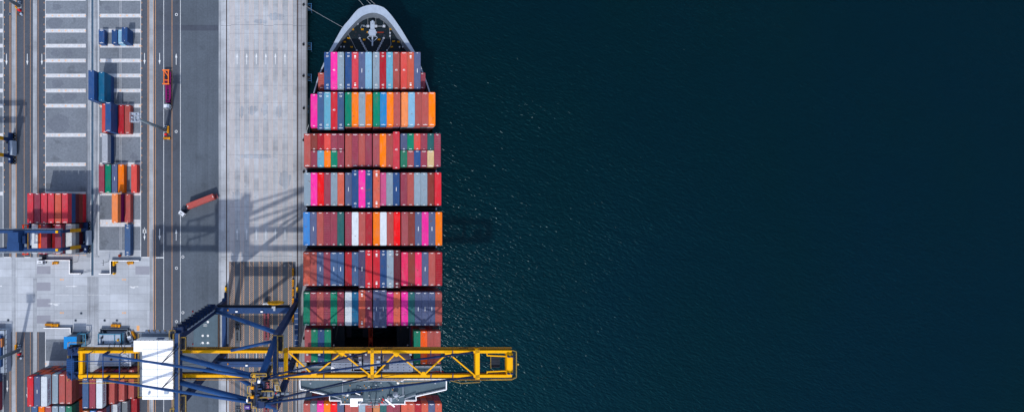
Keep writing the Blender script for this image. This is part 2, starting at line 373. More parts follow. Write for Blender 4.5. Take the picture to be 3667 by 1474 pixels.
# painted lines
def lines(name, mat, us, w, v0, v1, z):
    g = MB()
    for u in us: g.rT(u - w / 2, u + w / 2, v0, v1, z)
    return g
gw = lines('', '', [586.3, 646], 1.7, T0, T1, Z3)
for v0, v1 in ((T0, 920), (1187, T1)):
    for u in (11.2, 162.8): gw.rT(u - .9, u + .9, v0, v1, Z3)
gw.rT(503.2, 505, T0, 925, Z3); gw.rT(353, 354.8, T0, 915, Z3); gw.rT(558, 586, 920, 923.5, Z3 + .001); gw.rT(506, 533, 919, 922, Z3)
gw.rT(505, 535, 919, 921.5, Z3 + .001); gw.rT(14, 38, 919, 922, Z3); gw.rT(88, 109, 919, 922, Z3)
for i in range(14):
    u = 198 + i * 13
    if i in (4, 8): continue
    gw.rT(u, u + 11, 1054.2, 1055.2, Z3)
def arrow(g, u, v, L=41, d='up', z=Z3, w=7.5):
    x, y = P(u, v); l = L / 8.2; hw = w / 8.2 / 2
    pts = [(0, l / 2), (hw, l / 2 - l * .38), (.13, l / 2 - l * .38), (.13, -l / 2), (-.13, -l / 2), (-.13, l / 2 - l * .38), (-hw, l / 2 - l * .38)]
    a = {'up': 0, 'down': pi, 'left': pi / 2, 'right': -pi / 2}[d]; c_, s_ = cos(a), sin(a)
    q = [(x + px * c_ - py * s_, y + px * s_ + py * c_, z) for px, py in pts]
    g.add(q, [(6, 1, 0), (5, 4, 3, 2)])
for u in (849.3, 883.3, 918, 952, 986.2, 1020.5): arrow(gw, u, 210.5); arrow(gw, u, 837.5); arrow(gw, u, 1262)
for u in (23.2, 97.8, 150): arrow(gw, u, 213.5, d='down')
for u in (517.6, 571.6): arrow(gw, u, 211, d='down')
arrow(gw, 631, 212); arrow(gw, 631, 840); arrow(gw, 571.6, 839, d='down'); arrow(gw, 517.6, 840, d='down', w=7)
for dx, sx in ((-3, -1), (3, 1)):   # the turning arrow
    x, y = P(517.6 + dx, 826); gw.add([(x - .45, y - .9, Z3), (x + .45, y - .9, Z3), (x + sx * .3, y + 1.0, Z3)], [(0, 1, 2)])
x, y = P(517.6, 824); gw.add([(x - .5, y - .8, Z3), (x + .5, y - .8, Z3), (x, y + 1.5, Z3)], [(0, 1, 2)])
arrow(gw, 257, 1024, 42, 'right', w=6); arrow(gw, 192, 1086, 44, 'left', w=6); arrow(gw, 486, 1025, 24, 'right', w=6); arrow(gw, 2, 1023, 12, 'right', w=6)
for u, v, sg in ((474, 1028, 1), (199, 1090, -1)):
    x, y = P(u, v); gw.add([(x - 1.2, y + .5, Z3), (x + .5, y + .45, Z3), (x + 1.3, y - .1, Z3), (x + .6, y - .5, Z3), (x - .5, y - .2, Z3)], [(4, 3, 2, 1, 0)])
arrow(gw, 26, 1381, 41, 'down'); arrow(gw, 98, 1405, 41, 'down')
struct(gw, 'white_road_markings', ['whitepaint'])
go = MB()
for u in (34.7, 38.8, 58.6, 86.6, 108.7, 136.5):
    for v0, v1 in ((T0, 920), (1187, T1)): go.rT(u - .42, u + .42, v0, v1, Z3)
for u in (57.2,): 
    for v0, v1 in ((T0, 920), (1187, T1)): go.rT(u - .5, u + .5, v0, v1, Z3)
for u in (533.6, 529.5):
    go.rT(u - .55, u + .55, T0, 920, Z3); go.rT(u - .55, u + .55, 1240, T1, Z3)
for u in (556.6, 616, 549.6): go.rT(u - .6, u + .6, T0, T1, Z3)
for y in range(-200, 690, 26):
    for u, d in ((160, -1), (505.8, 1), (13.5, 1)):
        go.rT(u, u + d * 3.2, y, y + 1, Z4); go.rT(u, u + d * 3.2, y + 3.6, y + 4.6, Z4); go.rT(u + d * 2.4, u + d * 3.2, y + 1, y + 3.6, Z4)
for u, v in ((222, 1000), (445, 1000), (222, 1119), (445, 1119)):
    for k in range(3): go.rT(u - 7 + k * 5, u - 4 + k * 5, v - 3, v + 3, Z4)
go.rT(489.5, 499.5, 1164.5, 1183.5, Z4)
for k in range(15):
    go.rT(186 + k * 8.5 + random.uniform(-2, 2), 189 + k * 8.5, 912 + random.uniform(-1, 2), 914.5, Z4)
struct(go, 'orange_road_markings', ['orangepaint'])
# hatched lanes on the apron
hx = [(823.2, 838.6), (861, 873.3), (893.6, 907.2), (928, 941), (962.6, 975.8), (996.6, 1010), (1032.3, 1047.4)]
def hatch(v0, v1, me, mh, mg, name, gapm=True, step=7.6, lw=1.0):
    g = MB()
    ya, yb = P(0, v1)[1], P(0, v0)[1]
    for u0, u1 in hx:
        x0, x1 = P(u0, 0)[0], P(u1, 0)[0]
        if gapm: g.rect(x0, x1, ya, yb, Z2, 2)
        for u in (u0, u1): g.rT(u - .6, u + .6, v0, v1, Z4, 0)
        w = x1 - x0; st = step / 8.2; y = ya; t = lw / 8.2
        while y < yb - w * 1.3:
            g.add([(x0 + .06, y + w * 1.15, Z3), (x1 - .06, y, Z3), (x1 - .06, y + t, Z3), (x0 + .06, y + w * 1.15 + t, Z3)], [(0, 1, 2, 3)], 1); y += st
    return struct(g, name, [me, mh, mg])
hatch(-700, 905, 'orangefaint', 'hatchfaint', 'hatchgap', 'worn_lane_hatching', True)
hatch(905, 936, 'orangefaint', 'hatchfaint', 'hatchgap', 'worn_lane_hatching', False)
hatch(936, 2200, 'orangepaint', 'hatchwhite', 'hatchbrown', 'lane_hatching', True, 7.6, 1.7)
g = MB()   # expansion joints in the apron
for v in (89, 915, -300):
    for a, b, d in ((792, 828, 3), (828, 945, 0), (945, 980, 3), (980, 1048, 0), (1048, 1096, 3)): g.rT(a, b, v + d, v + d + .9, Z5)
for v in range(-500, 900, 62): g.rT(820, 1058, v, v + .5, Z5 + .001)
struct(g, 'apron_joints', ['stain'])
g = MB(); g.rT(549, 783, 90, 110, Z2 + .0006); g.rT(600, 612, 380, 455, Z2 + .0012); struct(g, 'asphalt_stain', ['darkpatch'])
g = MB()
rs = random.Random(3)
for u, v, r_ in ((203, 26, 15), (196, 84, 27), (199, 190, 17), (243, 190, 17), (205, 300, 20), (250, 345, 24), (212, 443, 40), (205, 350, 18), (385, 30, 12), (480, 560, 14)):
    x, y = P(u, v); n = 26; ph = rs.uniform(0, 6)
    pts = [(x + r_ / 8.2 * (1 + .12 * sin(3 * a + ph) + .07 * sin(7 * a + 2 * ph) + rs.uniform(-.05, .05)) * cos(a), y + r_ * .78 / 8.2 * (1 + .1 * sin(2 * a + ph) + rs.uniform(-.06, .06)) * sin(a), Z1 + .0025) for a in [2 * pi * k / n for k in range(n)]]
    g.add(pts, [tuple(range(n))])
struct(g, 'gravel_stain', [asphalt('damp_gravel', (112, 120, 134), .8, .05, .3, .1, .1)])
g = MB()
for u, v, w_, h_ in ((865, 400, 9, 22), (905, 396, 16, 16), (948, 392, 12, 24), (1000, 398, 14, 26), (990, 60, 30, 14), (935, 78, 26, 8), (1020, 645, 22, 30), (920, 560, 60, 9), (850, 700, 18, 20)):
    x, y = P(u, v); n = 22; pts = []
    for k in range(n):
        a = 2 * pi * k / n; q = 1 + rs.uniform(-.22, .22); pts.append((x + w_ / 8.2 * q * cos(a), y + h_ / 8.2 * q * sin(a), Z2 + .001))
    g.add(pts, [tuple(range(n))])
struct(g, 'concrete_stain', [concrete('stained_concrete', (170, 180, 194), .82, 3.3, 4.4, .88, .4, 0, .05, .2)])
# ================================================================ small quay and yard furniture
def ring(label, u, v, dark=False):
    x, y = P(u, v); g = MB(); n = 20
    ro, ri = (.62, .40)
    vs = [(ro * cos(2 * pi * i / n), ro * sin(2 * pi * i / n), .03) for i in range(n)] + [(ri * cos(2 * pi * i / n), ri * sin(2 * pi * i / n), .03) for i in range(n)]
    g.add(vs, [(i, (i + 1) % n, n + (i + 1) % n, n + i) for i in range(n)], 0)
    g.add([(ri * cos(2 * pi * i / n), ri * sin(2 * pi * i / n), .024) for i in range(n)], [tuple(range(n))], 1)
    o = g.build('manhole_cover', ['whitepaint' if not dark else 'midgrey', 'dark_steel' if dark else 'stain']); o.location = (x, y, .01)
    tag(o, label, 'manhole', 'manholes')
for l, u, v in (('white ringed manhole in the lane near the top edge', 632, 53), ('white ringed manhole just right of the light mast base', 631, 471),
                ('white ringed manhole on the line below the white truck cab', 655, 919), ('white ringed manhole in the lane below the first pair', 632, 959),
                ('white ringed manhole above the crane leg stairs', 655, 1118), ('white ringed manhole beside the foot of the crane stairs', 632, 1150),
                ('white ringed manhole left of the leaning light mast at lower left', 34.5, 1256)): ring(l, u, v)
for l, u, v in (('dark round manhole near the top left light mast', 36, 51), ('dark round manhole at the far left of the pale yard', 29.5, 1145), ('dark manhole in pale concrete above the striped barriers, right', 291, 1120.5),
                ('dark manhole just left of the grey slab', 271, 1146), ('dark manhole right of the runway above the fenced plant', 375, 1146), ('dark manhole above the single striped barrier', 419, 1146)): ring(l, u, v, True)
def barrier(label, u, v, L, W=.9, rz=0, hh=1.0, name='hazard_barrier'):
    x, y = P(u, v); t = thing(name, label, 'barrier', (x, y, 0), rz, 'striped barriers')
    g = MB(); g.bx(-L / 2, L / 2, -W / 2, W / 2, 0, hh); g.build('body', ['hazard_orange'], t)
    g = MB(); n = max(2, int(L / .45))
    for i in range(n):
        a = -L / 2 + (i + .15) * L / n; w = L / n * .42; sk = min(.35, L / n * .5)
        if a + w + sk > L / 2: continue
        g.add([(a, -W / 2, hh + .004), (a + w, -W / 2, hh + .004), (a + w + sk, W / 2, hh + .004), (a + sk, W / 2, hh + .004)], [(0, 1, 2, 3)])
        g.add([(a, -W / 2 - .004, 0.02), (a + w, -W / 2 - .004, 0.02), (a + w, -W / 2 - .004, hh - .02), (a, -W / 2 - .004, hh - .02)], [(0, 1, 2, 3)])
    g.build('stripe', ['blacktext'], t); return t
barrier('long yellow striped barrier above the low wall at lower left', 178, 1160, 3.0)
barrier('short yellow striped barrier right of the long one at lower left', 204.5, 1162, 2.0, 1.1)
barrier('small turned striped barrier between two others at lower left', 191, 1165, 1.4, .6, 1.3)
barrier('yellow striped barrier above the fenced plant', 411, 1163, 2.4, 1.1)
barrier('small dull barrier right of the one above the plant', 428, 1164, 1.3, 1.1)
barrier('slanting striped barrier beside the white pickup', 481, 1196, 3.4, .6, R(-63))
barrier('yellow striped barrier on the pale ground by the white tractor cab', 203, 940, 1.9, 1.0)
barrier('turned end of the striped barrier by the white tractor cab', 194, 941, 1.1, .5, R(80))
barrier('yellow striped barrier below the blue long container', 471, 940, 2.0, 1.0)
barrier('brown slanting barrier beside the one below the blue container', 461, 941.5, 1.4, .45, R(-55))
barrier('striped barrier standing right of the central light mast', 604, 465, 3.0, .8, pi / 2)
barrier('striped barrier lying just below the central light mast', 599.5, 496, 2.8, .9)
barrier('striped barrier on the left of the lower left mast', 60.5, 1242, 2.6, .7, pi / 2)
barrier('striped barrier beside the top left mast', 62.5, 27, 1.1, .8, pi / 2)
for i, (a, b) in enumerate(((615, 692), (728, 795), (820, 892), (912, 978))):
    v = 740 + (a + b) / 2 / 2.7975; w_ = ['topmost', 'second', 'third', 'fourth'][i]
    barrier(w_ + ' of the striped barriers in line along the waterside rail', 1049.6, v, (b - a) / 2.7975 / 8.2, .8, pi / 2)
barrier('last striped barrier in line, just below the crane beam', 1049.6, 1137, 3.2, .8, pi / 2)
# bollards and fenders
for i, (u, v) in enumerate(((1087.6, 18.6), (1087, 160), (1087, 272.5), (1088, 388), (1087, 502), (1088, 615), (1089, 1210))):
    x, y = P(u, v); t = thing('mooring_bollard', '%s black mooring bollard from the top along the quay edge' % ['first', 'second', 'third', 'fourth', 'fifth', 'sixth', 'seventh'][i], 'bollard', (x, y, 0), 0, 'mooring bollards')
    g = MB(); g.tube((0, 0, 0), (0, 0, .08), .55, 14); g.build('base_plate', ['dark_steel'], t)
    g = MB(); g.tube((0, 0, .08), (0, 0, .6), .3, 12, 0, .26); g.tube((0, 0, .6), (0, 0, .85), .5, 12, 0, .42); g.build('post', ['black'], t)
for i, v in enumerate((23.5, 164.5, 276.5, 390)):
    x, y = P(1096, v); t = thing('quay_fender', '%s black fender panel with pale blue frame from the top' % ['first', 'second', 'third', 'fourth'][i], 'fender', (QX + .55, y, -1.2), 0, 'quay fenders')
    g = MB(); g.tube((0, 0, -.6), (1.3, 0, -.6), .8, 14); g.bx(1.3, 1.7, -1.5, 1.5, -2.4, .6); g.build('rubber_pad', ['rubber_fender'], t)
    g = MB()
    g.beam((1.75, -1.55, .7), (1.75, 1.55, .7), .16, .16); g.beam((0, -1.4, .7), (1.7, -1.4, .7), .1, .1); g.beam((0, 1.4, .7), (1.7, 1.4, .7), .1, .1)
    g.beam((0, -1.0, .75), (1.6, -.3, .75), .07, .07); g.beam((0, 1.0, .75), (1.6, .3, .75), .07, .07); g.beam((1.75, 1.5, .7), (1.75, 1.5, -2.3), .14, .14); g.beam((1.75, -1.5, .7), (1.75, -1.5, -2.3), .14, .14)
    g.build('frame', ['fender_frame'], t)
# light masts
def mast(label, u, v, striped=True):
    x, y = P(u, v); t = thing('light_mast', label, 'light mast', (x, y, 0), 0, 'yard light masts')
    g = MB(); g.tube((0, 0, .6), (0, 0, 28), .78, 12, 0, .5); g.build('pole', ['lamp_steel'], t, True)
    g = MB()
    for i in range(26):
        for sg in (-1, 1): g.beam((.72, sg * .22, 1 + i), (.72, sg * .22, 2.0 + i), .07, .07)
        for k in range(2): g.beam((.72, -.22, 1.25 + i + k * .5), (.72, .22, 1.25 + i + k * .5), .05, .05)
    g.build('ladder', ['lamp_steel'], t)
    g = MB(); g.box(0, 0, .3, 1.8, 1.8, .6); g.build('base', ['stripconc'], t)
    g = MB(); w = 1.75; g.bx(-.9, .9, -.9, .9, 27.8, 27.95); g.bx(-1.7, 1.7, -1.7, -1.1, 27.9, 27.95); g.bx(-1.7, 1.7, 1.1, 1.7, 27.9, 27.95)
    for k in (-1, -.6, -.2, .2, .6, 1):
        g.beam((-w, w * k, 28), (w, w * k, 28), .09, .09); g.beam((w * k, -w, 28.02), (w * k, w, 28.02), .09, .09)
    g.rail([(-w, -w, 28), (w, -w, 28), (w, w, 28), (-w, w, 28), (-w, -w, 28)], 1.1, 0, .09, .9); g.build('platform', ['chain'], t)
    for sx, sy in ((-1, 0), (1, 0), (0, -1), (0, 1), (-1, -1), (1, 1)):
        g = MB(); g.box(sx * 1.2, sy * 1.2, 28.5, .55, .55, .35); g.box(sx * 1.2, sy * 1.2, 28.3, .45, .45, .05, 1); g.build('floodlight', ['lightgrey', 'glass'], t)
    g = MB(); g.box(.1, -1.9, .55, 1.0, .7, 1.1); g.build('cabinet', ['safety_red'], t)
    g = MB(); g.box(.15, .9, .5, .7, .6, 1.0); g.tube((-.4, 1.9, 0), (-.4, 1.9, .5), .25, 10); g.tube((.3, 1.9, 0), (.3, 1.9, .5), .25, 10); g.build('switch_box', ['lightgrey'], t)
    if striped:
        g = MB(); g.tube((.9, -3.6, 0), (.9, -3.6, .9), .5, 14); g.box(-.2, -3.6, .4, 1.0, .9, .8, 1); g.build('water_barrel', ['lightgrey', 'railbrown'], t)
    return t
mast('tall grey light mast leaning over the red containers, central', 595, 467)
mast('light mast beside the lower left lanes, lamp head out of frame', 72, 1250)
mast('light mast at the top left corner, mostly out of frame', 72, 24)
# mooring lines
def line(label, a, b, sag=.6, r=.06, n=12):
    a, b = Vector(a), Vector(b); pts = []
    for i in range(n + 1):
        t = i / n; p = a.lerp(b, t); p.z -= sag * 4 * t * (1 - t); pts.append(p)
    g = MB(); g.path(pts, r, 6); tag(g.build('mooring_line', ['rope']), label, 'rope', 'mooring lines')
line('pale mooring line from the top quay bollard to the bow', P3(1088, 18.6, .8), P3(1227, 98, 22.2), .25)
line('leftmost of the three mooring lines leaving the bow top', P3(1302, 20, 21.5), P3(1235, -60, 18), .15)
line('middle of the three mooring lines leaving the bow top', P3(1328, 15.6, 21.5), P3(1260, -55, 18), .15)
line('rightmost of the three mooring lines leaving the bow top', P3(1344, 17, 21.5), P3(1270, -52, 18), .15)
line('red and blue stern spring line beside the pink container', P3(1096.5, 474, 1), P3(1114, 420, 13), .2, .12)
# ================================================================ CONTAINERS
W = 2.44
_cm = {}
def cont_meshes(L, Hc, key, ribs):
    k = (L, Hc, key, ribs)
    if k in _cm: return _cm[k]
    g = MB(); w = W / 2; hl = L / 2; e = .10
    # corrugated long sides
    n = int(L / .56); st = (L - 2 * e) / n
    for sx in (-1, 1):
        prof = []
        for i in range(n):
            y = -hl + e + i * st
            prof += [(0.02, y), (0.02, y + st * .35), (.06, y + st * .5), (.06, y + st * .85)]
        prof.append((.02, hl - e)); vs = []
        for d, y in prof: vs += [(sx * (w - d), y, .12), (sx * (w - d), y, Hc - .06)]
        fs = [(2 * i, 2 * i + 2, 2 * i + 3, 2 * i + 1) for i in range(len(prof) - 1)]
        if sx < 0: fs = [f[::-1] for f in fs]
        g.add(vs, fs)
    # roof with cross ribs
    amp = .05 if ribs else .018; n = int(L / (.62 if ribs else .42)); st = (L - 2 * e) / n; prof = []
    for i in range(n):
        y = -hl + e + i * st; prof += [(y, 0), (y + st * .4, 0), (y + st * .55, -amp), (y + st * .85, -amp)]
    prof.append((hl - e, 0)); vs = []
    for y, d in prof: vs += [(-w + .06, y, Hc - .03 + d), (w - .06, y, Hc - .03 + d)]
    g.add(vs, [(2 * i, 2 * i + 1, 2 * i + 3, 2 * i + 2) for i in range(len(prof) - 1)])
    # ends
    for sy in (-1, 1):
        y = sy * (hl - .04); n = 8; vs = []
        for i in range(n + 1):
            x = -w + .08 + (W - .16) * i / n; yy = y - sy * (.04 if i % 2 else 0); vs += [(x, yy, .12), (x, yy, Hc - .06)]
        fs = [(2 * i, 2 * i + 2, 2 * i + 3, 2 * i + 1) for i in range(n)]
        if sy > 0: fs = [f[::-1] for f in fs]
        g.add(vs, fs)
    body = g
    g = MB()
    for sx in (-1, 1):
        g.bx(sx * w, sx * (w - .07), -hl + .17, hl - .17, Hc - .09, Hc); g.bx(sx * w, sx * (w - .06), -hl + .17, hl - .17, 0, .14)
        for sy in (-1, 1):
            g.bx(sx * w, sx * (w - .16), sy * hl, sy * (hl - .17), 0, Hc, 0)
            g.bx(sx * (w + .003), sx * (w - .165), sy * (hl + .003), sy * (hl - .18), Hc - .11, Hc + .012, 1)
    for sy in (-1, 1):
        g.bx(-w + .16, w - .16, sy * hl, sy * (hl - .10), Hc - .11, Hc); g.bx(-w + .16, w - .16, sy * hl, sy * (hl - .08), 0, .15)
    frame = g.mesh('frame', [key, 'cframe'])
    _cm[k] = (None, frame, body); return _cm[k]
_mm = {}
def mark_faces(kind, L, Hc, v):
    """painted roof lettering as faces of the container body itself"""
    g = MB(); hl = L / 2; z = Hc + .004
    def q(x0, x1, y0, y1): g.rect(x0, x1, y0, y1, z, 1)
    wd = [.75, 1.0, 1.5, .5][v % 4]
    for sy in (-1, 1):
        if v == 3 and sy < 0: q(-.1, .1, -hl + .3, -hl + .5); continue
        q(-wd / 2, wd / 2, min(sy * (hl - .26), sy * (hl - .42)), max(sy * (hl - .26), sy * (hl - .42)))
        if v in (0, 2): q(-.06, .06, sy * (hl - .68) - .06, sy * (hl - .68) + .06)
    if kind == 'I': q(-.09, .09, -.75, .75)
    if kind == 'box':
        for sy in (-1, 1): q(-.32, .32, sy * (hl - 1.5) - .3, sy * (hl - 1.5) + .3); q(-.32, .32, sy * (hl - 2.2) - .12, sy * (hl - 2.2) + .12)
    if kind in ('45', '6'):
        if '45' not in _mm: _mm['45'] = text_mesh('45', 1.0, .002)
        tm = _mm['45']
        for yy in ((hl - 1.5, -hl + 1.5) if kind == '45' else (.2,)):
            c_ = -1 if yy > 1 else 1
            g.add([(p.co.x * c_, p.co.y * c_ + yy, z + .004 + p.co.z) for p in tm.vertices], [tuple(f.vertices) for f in tm.polygons], 1)
    return g
_bm = {}
def body_mesh(L, Hc, key, ribs, kind, v):
    k = (L, Hc, key, ribs, kind, v)
    if k not in _bm:
        g = MB(); src = cont_meshes(L, Hc, key, ribs)[2]; m = mark_faces(kind, L, Hc, v)
        g.add(src.v, src.f, 0); o = len(g.v); g.v += m.v; g.f += [tuple(i + o for i in f) for f in m.f]; g.m += m.m
        _bm[k] = g.mesh('shipping_container', [key, 'mark'])
    return _bm[k]
FILL = MB(); FM = list(CC.keys()); FI = {k: i for i, k in enumerate(FM)}
def filler(x, y, z, L, Hc, key):
    i = FI[key]; w = W / 2; hl = L / 2
    FILL.bx(x - w + .03, x + w - .03, y - hl + .04, y + hl - .04, z + .02, z + Hc - .03, i)
    for sx in (-1, 1):
        for sy in (-1, 1): FILL.box(x + sx * (w - .08), y + sy * (hl - .08), z + Hc / 2 , .165, .17, Hc - .004, i)
    for sy in (-1, 1):
        FILL.box(x, y + sy * (hl - .05), z + Hc - .07, W - .33, .10, .12, i)
        for k in range(4): FILL.box(x - .75 + k * .5, y + sy * (hl - .02), z + Hc / 2, .05, .05, Hc - .5, FI['silver'])
NC = 0
def container(x, y, z, L, Hc, key, label, kind='plain', ribs=False, group='containers', rz=0):
    global NC; NC += 1
    f = cont_meshes(L, Hc, key, ribs)[1]; b = body_mesh(L, Hc, key, ribs, kind, random.choice((0, 0, 1, 2, 3)))
    o = link('shipping_container', b); o.location = (x, y, z); o.rotation_euler = (0, 0, rz); tag(o, label, 'container', group)
    link('frame', f, o); return o
ORD = ['first', 'second', 'third', 'fourth', 'fifth', 'sixth', 'seventh', 'eighth', 'ninth', 'tenth', 'eleventh', 'twelfth', 'thirteenth', 'fourteenth', 'fifteenth', 'sixteenth', 'seventeenth', 'eighteenth', 'nineteenth', 'twentieth']
PITCH = 2.487
def colx(i): return -18 + i * PITCH + PITCH / 2 + .355 * ((i >= 6) + (i >= 10) + (i >= 14))
DARKS = ['maroon', 'brick', 'dkmaroon', 'navy', 'maroon', 'plum', 'teal', 'crimson', 'brick', 'gblue', 'hotorange', 'dkbrick']
DECK = 13.0
BAYN = ['foremost row', 'second row from bow', 'third row from bow', 'fourth row from bow', 'fifth row from bow', 'sixth row from bow', 'seventh row from bow', 'row beside the open hold', 'row behind the bridge']
def column(i, y, top, L, key, label, kind='plain', ribs=False, under=2, dy=0, grp=''):
    x = colx(i); z = top - 2.6
    container(x, y + dy, z, L, 2.6, key, label, kind, ribs, grp)
    z -= 2.6; t = 0
    while z > DECK - 1:
        filler(x, y, z, 12.19, 2.6, random.choice(DARKS)); z -= 2.6; t += 1
def bay(b, y, start, top, spec):
    n = len(spec)
    for j, s in enumerate(spec):
        key, kind, L, dt, ribs = (s + (None,) * 5)[:5] if isinstance(s, tuple) else (s, None, None, None, None)
        L = L or 12.19; i = start + j; w = CC[key][1]
        def nm(q): return CC[spec[q][0] if isinstance(spec[q], tuple) else spec[q]][1]
        long = ' long' if L > 13 else ''
        if j == 0: pos = 'at the quay end of'
        elif j == n - 1: pos = 'at the seaward end of'
        else: pos = '%s from the left in' % ORD[j]
        extra = {'I': ' with bar', '45': ' marked 45', '6': ' marked 45', 'box': ' marked 45'}.get(kind, '')
        column(i, y, top + (dt or 0), L, key, '%s%s container%s %s the %s' % (w, long, extra, pos, BAYN[b]), kind or 'plain', bool(ribs), grp='deck containers, ' + BAYN[b])
L45 = 13.72
def c45(k, kind='45', dt=None): return (k, kind, L45, dt, None)
BY = [51.0, 36.2, 21.5, 7.05, -7.51, -22.2, -36.8, -51.7, -77.6]
bay(0, BY[0], 3, 30.0, [c45('blue'), c45('pink', '6'), c45('gblue'), c45('blue'), c45('coral', 'box'), ('navy', 'I', L45), c45('ltblue', 'plain'), c45('gblue'), c45('crimson'), c45('cyan'), c45('brick', '6'), c45('redor', '6'), c45('salmon', 'box'), ('navy', 'I', L45)])
for i, k, s in ((2, 'brick', 'left'), (17, 'maroon', 'right')):
    x = (-11.9 if i == 2 else 26.7); 
    container(x, 48.7, 22.2, 6.06, 2.6, k, 'short %s container one step down at the %s of the front row' % (CC[k][1], s), 'plain', True, 'short side containers')
    for z in (19.6, 17.0): filler(x, 48.7, z, 6.06, 2.6, 'maroon')
bay(1, BY[1], 1, 32.6, [('pink', 0, 0, -2.6), c45('steel', '45', -2.6), c45('cyan', '45', -2.6), c45('red', '6', -2.6), c45('steel', '45', -2.6), 'green', 'orange', 'gblue', 'orange', 'green', 'bright', 'orange', 'brick', 'ltorange', 'ltblue', 'brick', 'brick', 'orange'])
# third row: forties and pairs of twenties
b3 = {0: 'brick', 6: 'brick', 7: ('maroon', 1), 8: 'brick', 9: 'maroon', 10: 'roseb', 11: 'orange', 12: 'brick', 13: 'coral', 19: ('maroon', 1)}
for i, k in b3.items():
    rb = isinstance(k, tuple); k = k[0] if rb else k
    column(i, BY[2], 30.0, L45 if i == 13 else 12.19, k, '%s%s container, %s place from the left in the third row' % (CC[k][1], ' ribbed' if rb else '', ORD[i]), '6' if i == 13 else 'plain', rb, grp='deck containers, third row from bow')
nr = dict(zip((1, 2, 3, 4, 5, 14, 15, 16, 17, 18), 'dkbrick crimson redor maroon maroon navy green redor maroon teal'.split()))
sr = dict(zip((1, 2, 3, 4, 5, 14, 15, 16, 17, 18), 'maroon cyan orange green maroon tealgreen roseb blue maroon tan'.split()))
for d, sg, nme in ((nr, 1, 'upper'), (sr, -1, 'lower')):
    for i, k in d.items():
        x = colx(i); yy = BY[2] + sg * 3.14
        container(x, yy, 27.25, 6.06, 2.6, k, 'short %s container in the %s half, %s place of the third row' % (CC[k][1], nme, ORD[i]), 'plain', False, 'paired short containers in the third row')
        z = 24.65
        while z > DECK - 1: filler(x, yy, z, 6.06, 2.6, random.choice(DARKS)); z -= 2.6
up = 2.6
bay(3, BY[3], 0, 30.0, ['gblue', 'pink', 'pure', 'maroon', 'gblue', 'salmon', ('navy', 'I'), c45('blue', '45', up), c45('pink', '6', up), c45('blue', '45', up), c45('salmon', 'box', up), 'mauve', 'gblue', ('blue', 'I'), 'maroon', 'brick', 'gblue', 'gblue', 'dkbrick', ('red', 0, 0, up * .4)])
bay(4, BY[4], 0, 32.6, ['royal', ('navy', 'I'), 'brick', ('maroon', 0, 0, 0, 1), 'maroon', 'teal', ('maroon', 0, 0, 0, 1), 'white', 'brick', 'crimson', 'orange', 'white', 'brick', 'pure', 'roseb', 'dkbrick', ('navy', 'I'), 'pink', ('navy', 'I'), 'orange'])
bay(5, BY[5], 0, 32.6, ['salmon', 'brick', ('navy', 'I'), 'maroon', ('steel', 'I'), ('steel', 'I'), 'crimson', ('steel', 'I'), ('indigo', 'I', L45), c45('red'), c45('red', 'box'), c45('blue'), c45('gblue'), c45('dkmaroon'), 'rose', 'dkbrick', 'rose', ('navy', 'I'), 'brick', ('crimson', 0, 0, 0, 1)])
bay(6, BY[6], 0, 32.3, ['green', 'maroon', 'brick', ('maroon', 0, 0, 0, 1), 'green', ('maroon', 0, 0, 0, 1), 'white', 'petrol', c45('salmon', 'box'), c45('maroon', '6'), ('navy', 'I', L45), ('navy', 'I', L45), 'magenta', 'salmon', 'pink', 'teal', ('navy', 'I'), ('navy', 'I'), ('navy', 'I'), 'brick'])
for i, k, tp in ((0, 'roseb', 27.9), (1, 'green', 27.9), (2, 'blue', 27.9), (3, 'green', 27.9), (16, 'green', 29.8), (17, 'hotorange', 29.8), (18, 'brick', 29.8), (19, 'brick', 29.8)):
    side = 'quay side' if i < 4 else 'seaward side'
    column(i, BY[7], tp, 12.19, k, '%s container, %s on the %s of the open hold' % (CC[k][1], ORD[i] if i < 4 else ORD[i - 16], side), grp='containers beside the open hold')
bay(8, BY[8], 0, 32.0, ['brick', 'grey', 'pink', 'orange', 'pure', 'navy', 'brick', 'brick', 'gblue', 'brick', 'ochre', 'teal', 'maroon', ('maroon', 0, 0, 0, 1), 'salmon', 'salmon', 'crimson', 'salmon', 'navy', 'salmon'])
# ---- yard stacks
cA = [-130.3, -127.5, -124.7, -121.9, -119.0, -116.2]      # right edges of the six slots in the left block
cB = [-106.9, -104.1, -101.3, -98.5, -95.7, -92.9]
def stack(xr, y, keys, tops, where, L=12.19, hc=2.6, kind='plain', sides=()):
    """keys bottom to top; all listed as individuals when their side shows"""
    x = xr - W / 2; n = len(keys)
    for t, k in enumerate(keys):
        z = .05 + t * hc
        if t == n - 1: container(x, y, z, L, hc, k, ('%s container %s' if n == 1 else '%s container on top of %s') % (CC[k][1], where), kind, False, 'yard containers')
        elif t in sides: container(x, y, z, L, hc, k, '%s container at %s level of %s' % (CC[k][1], ORD[t], where), 'plain', False, 'yard containers')
        else: filler(x, y, z, L, hc, k)
    return x
rd = lambda n: [random.choice(DARKS) for _ in range(n)]
stack(cB[0], 73.8, ['blue'], 0, 'alone at the left, near the top of the yard', 6.06)
stack(cB[2], 73.8, ['blue'], 0, 'left of the pale one, near the top of the yard', 6.06)
stack(cB[3], 73.8, ['ltblue'], 0, 'between two blue ones near the top of the yard', 6.06)
stack(cB[4], 73.8, ['blue', 'blue'], 0, 'the short two high stack near the yard top', 6.06, sides=(0,))
stack(cB[0], 50.9, ['blue', 'navy', 'blue', 'blue'], 0, 'the tall stack left of the petrol one', sides=(2,))
stack(cB[1], 51.0, ['blue', 'petrol', 'petrol'], 0, 'the petrol stack of three', sides=(0, 1))
stack(cB[1], 38.3, ['maroon', 'redor'], 0, 'the low stack left of the deep blue one')
stack(cB[2], 38.3, ['blue', 'blue', 'blue'], 0, 'the tall deep blue stack between red ones', sides=(0, 1))
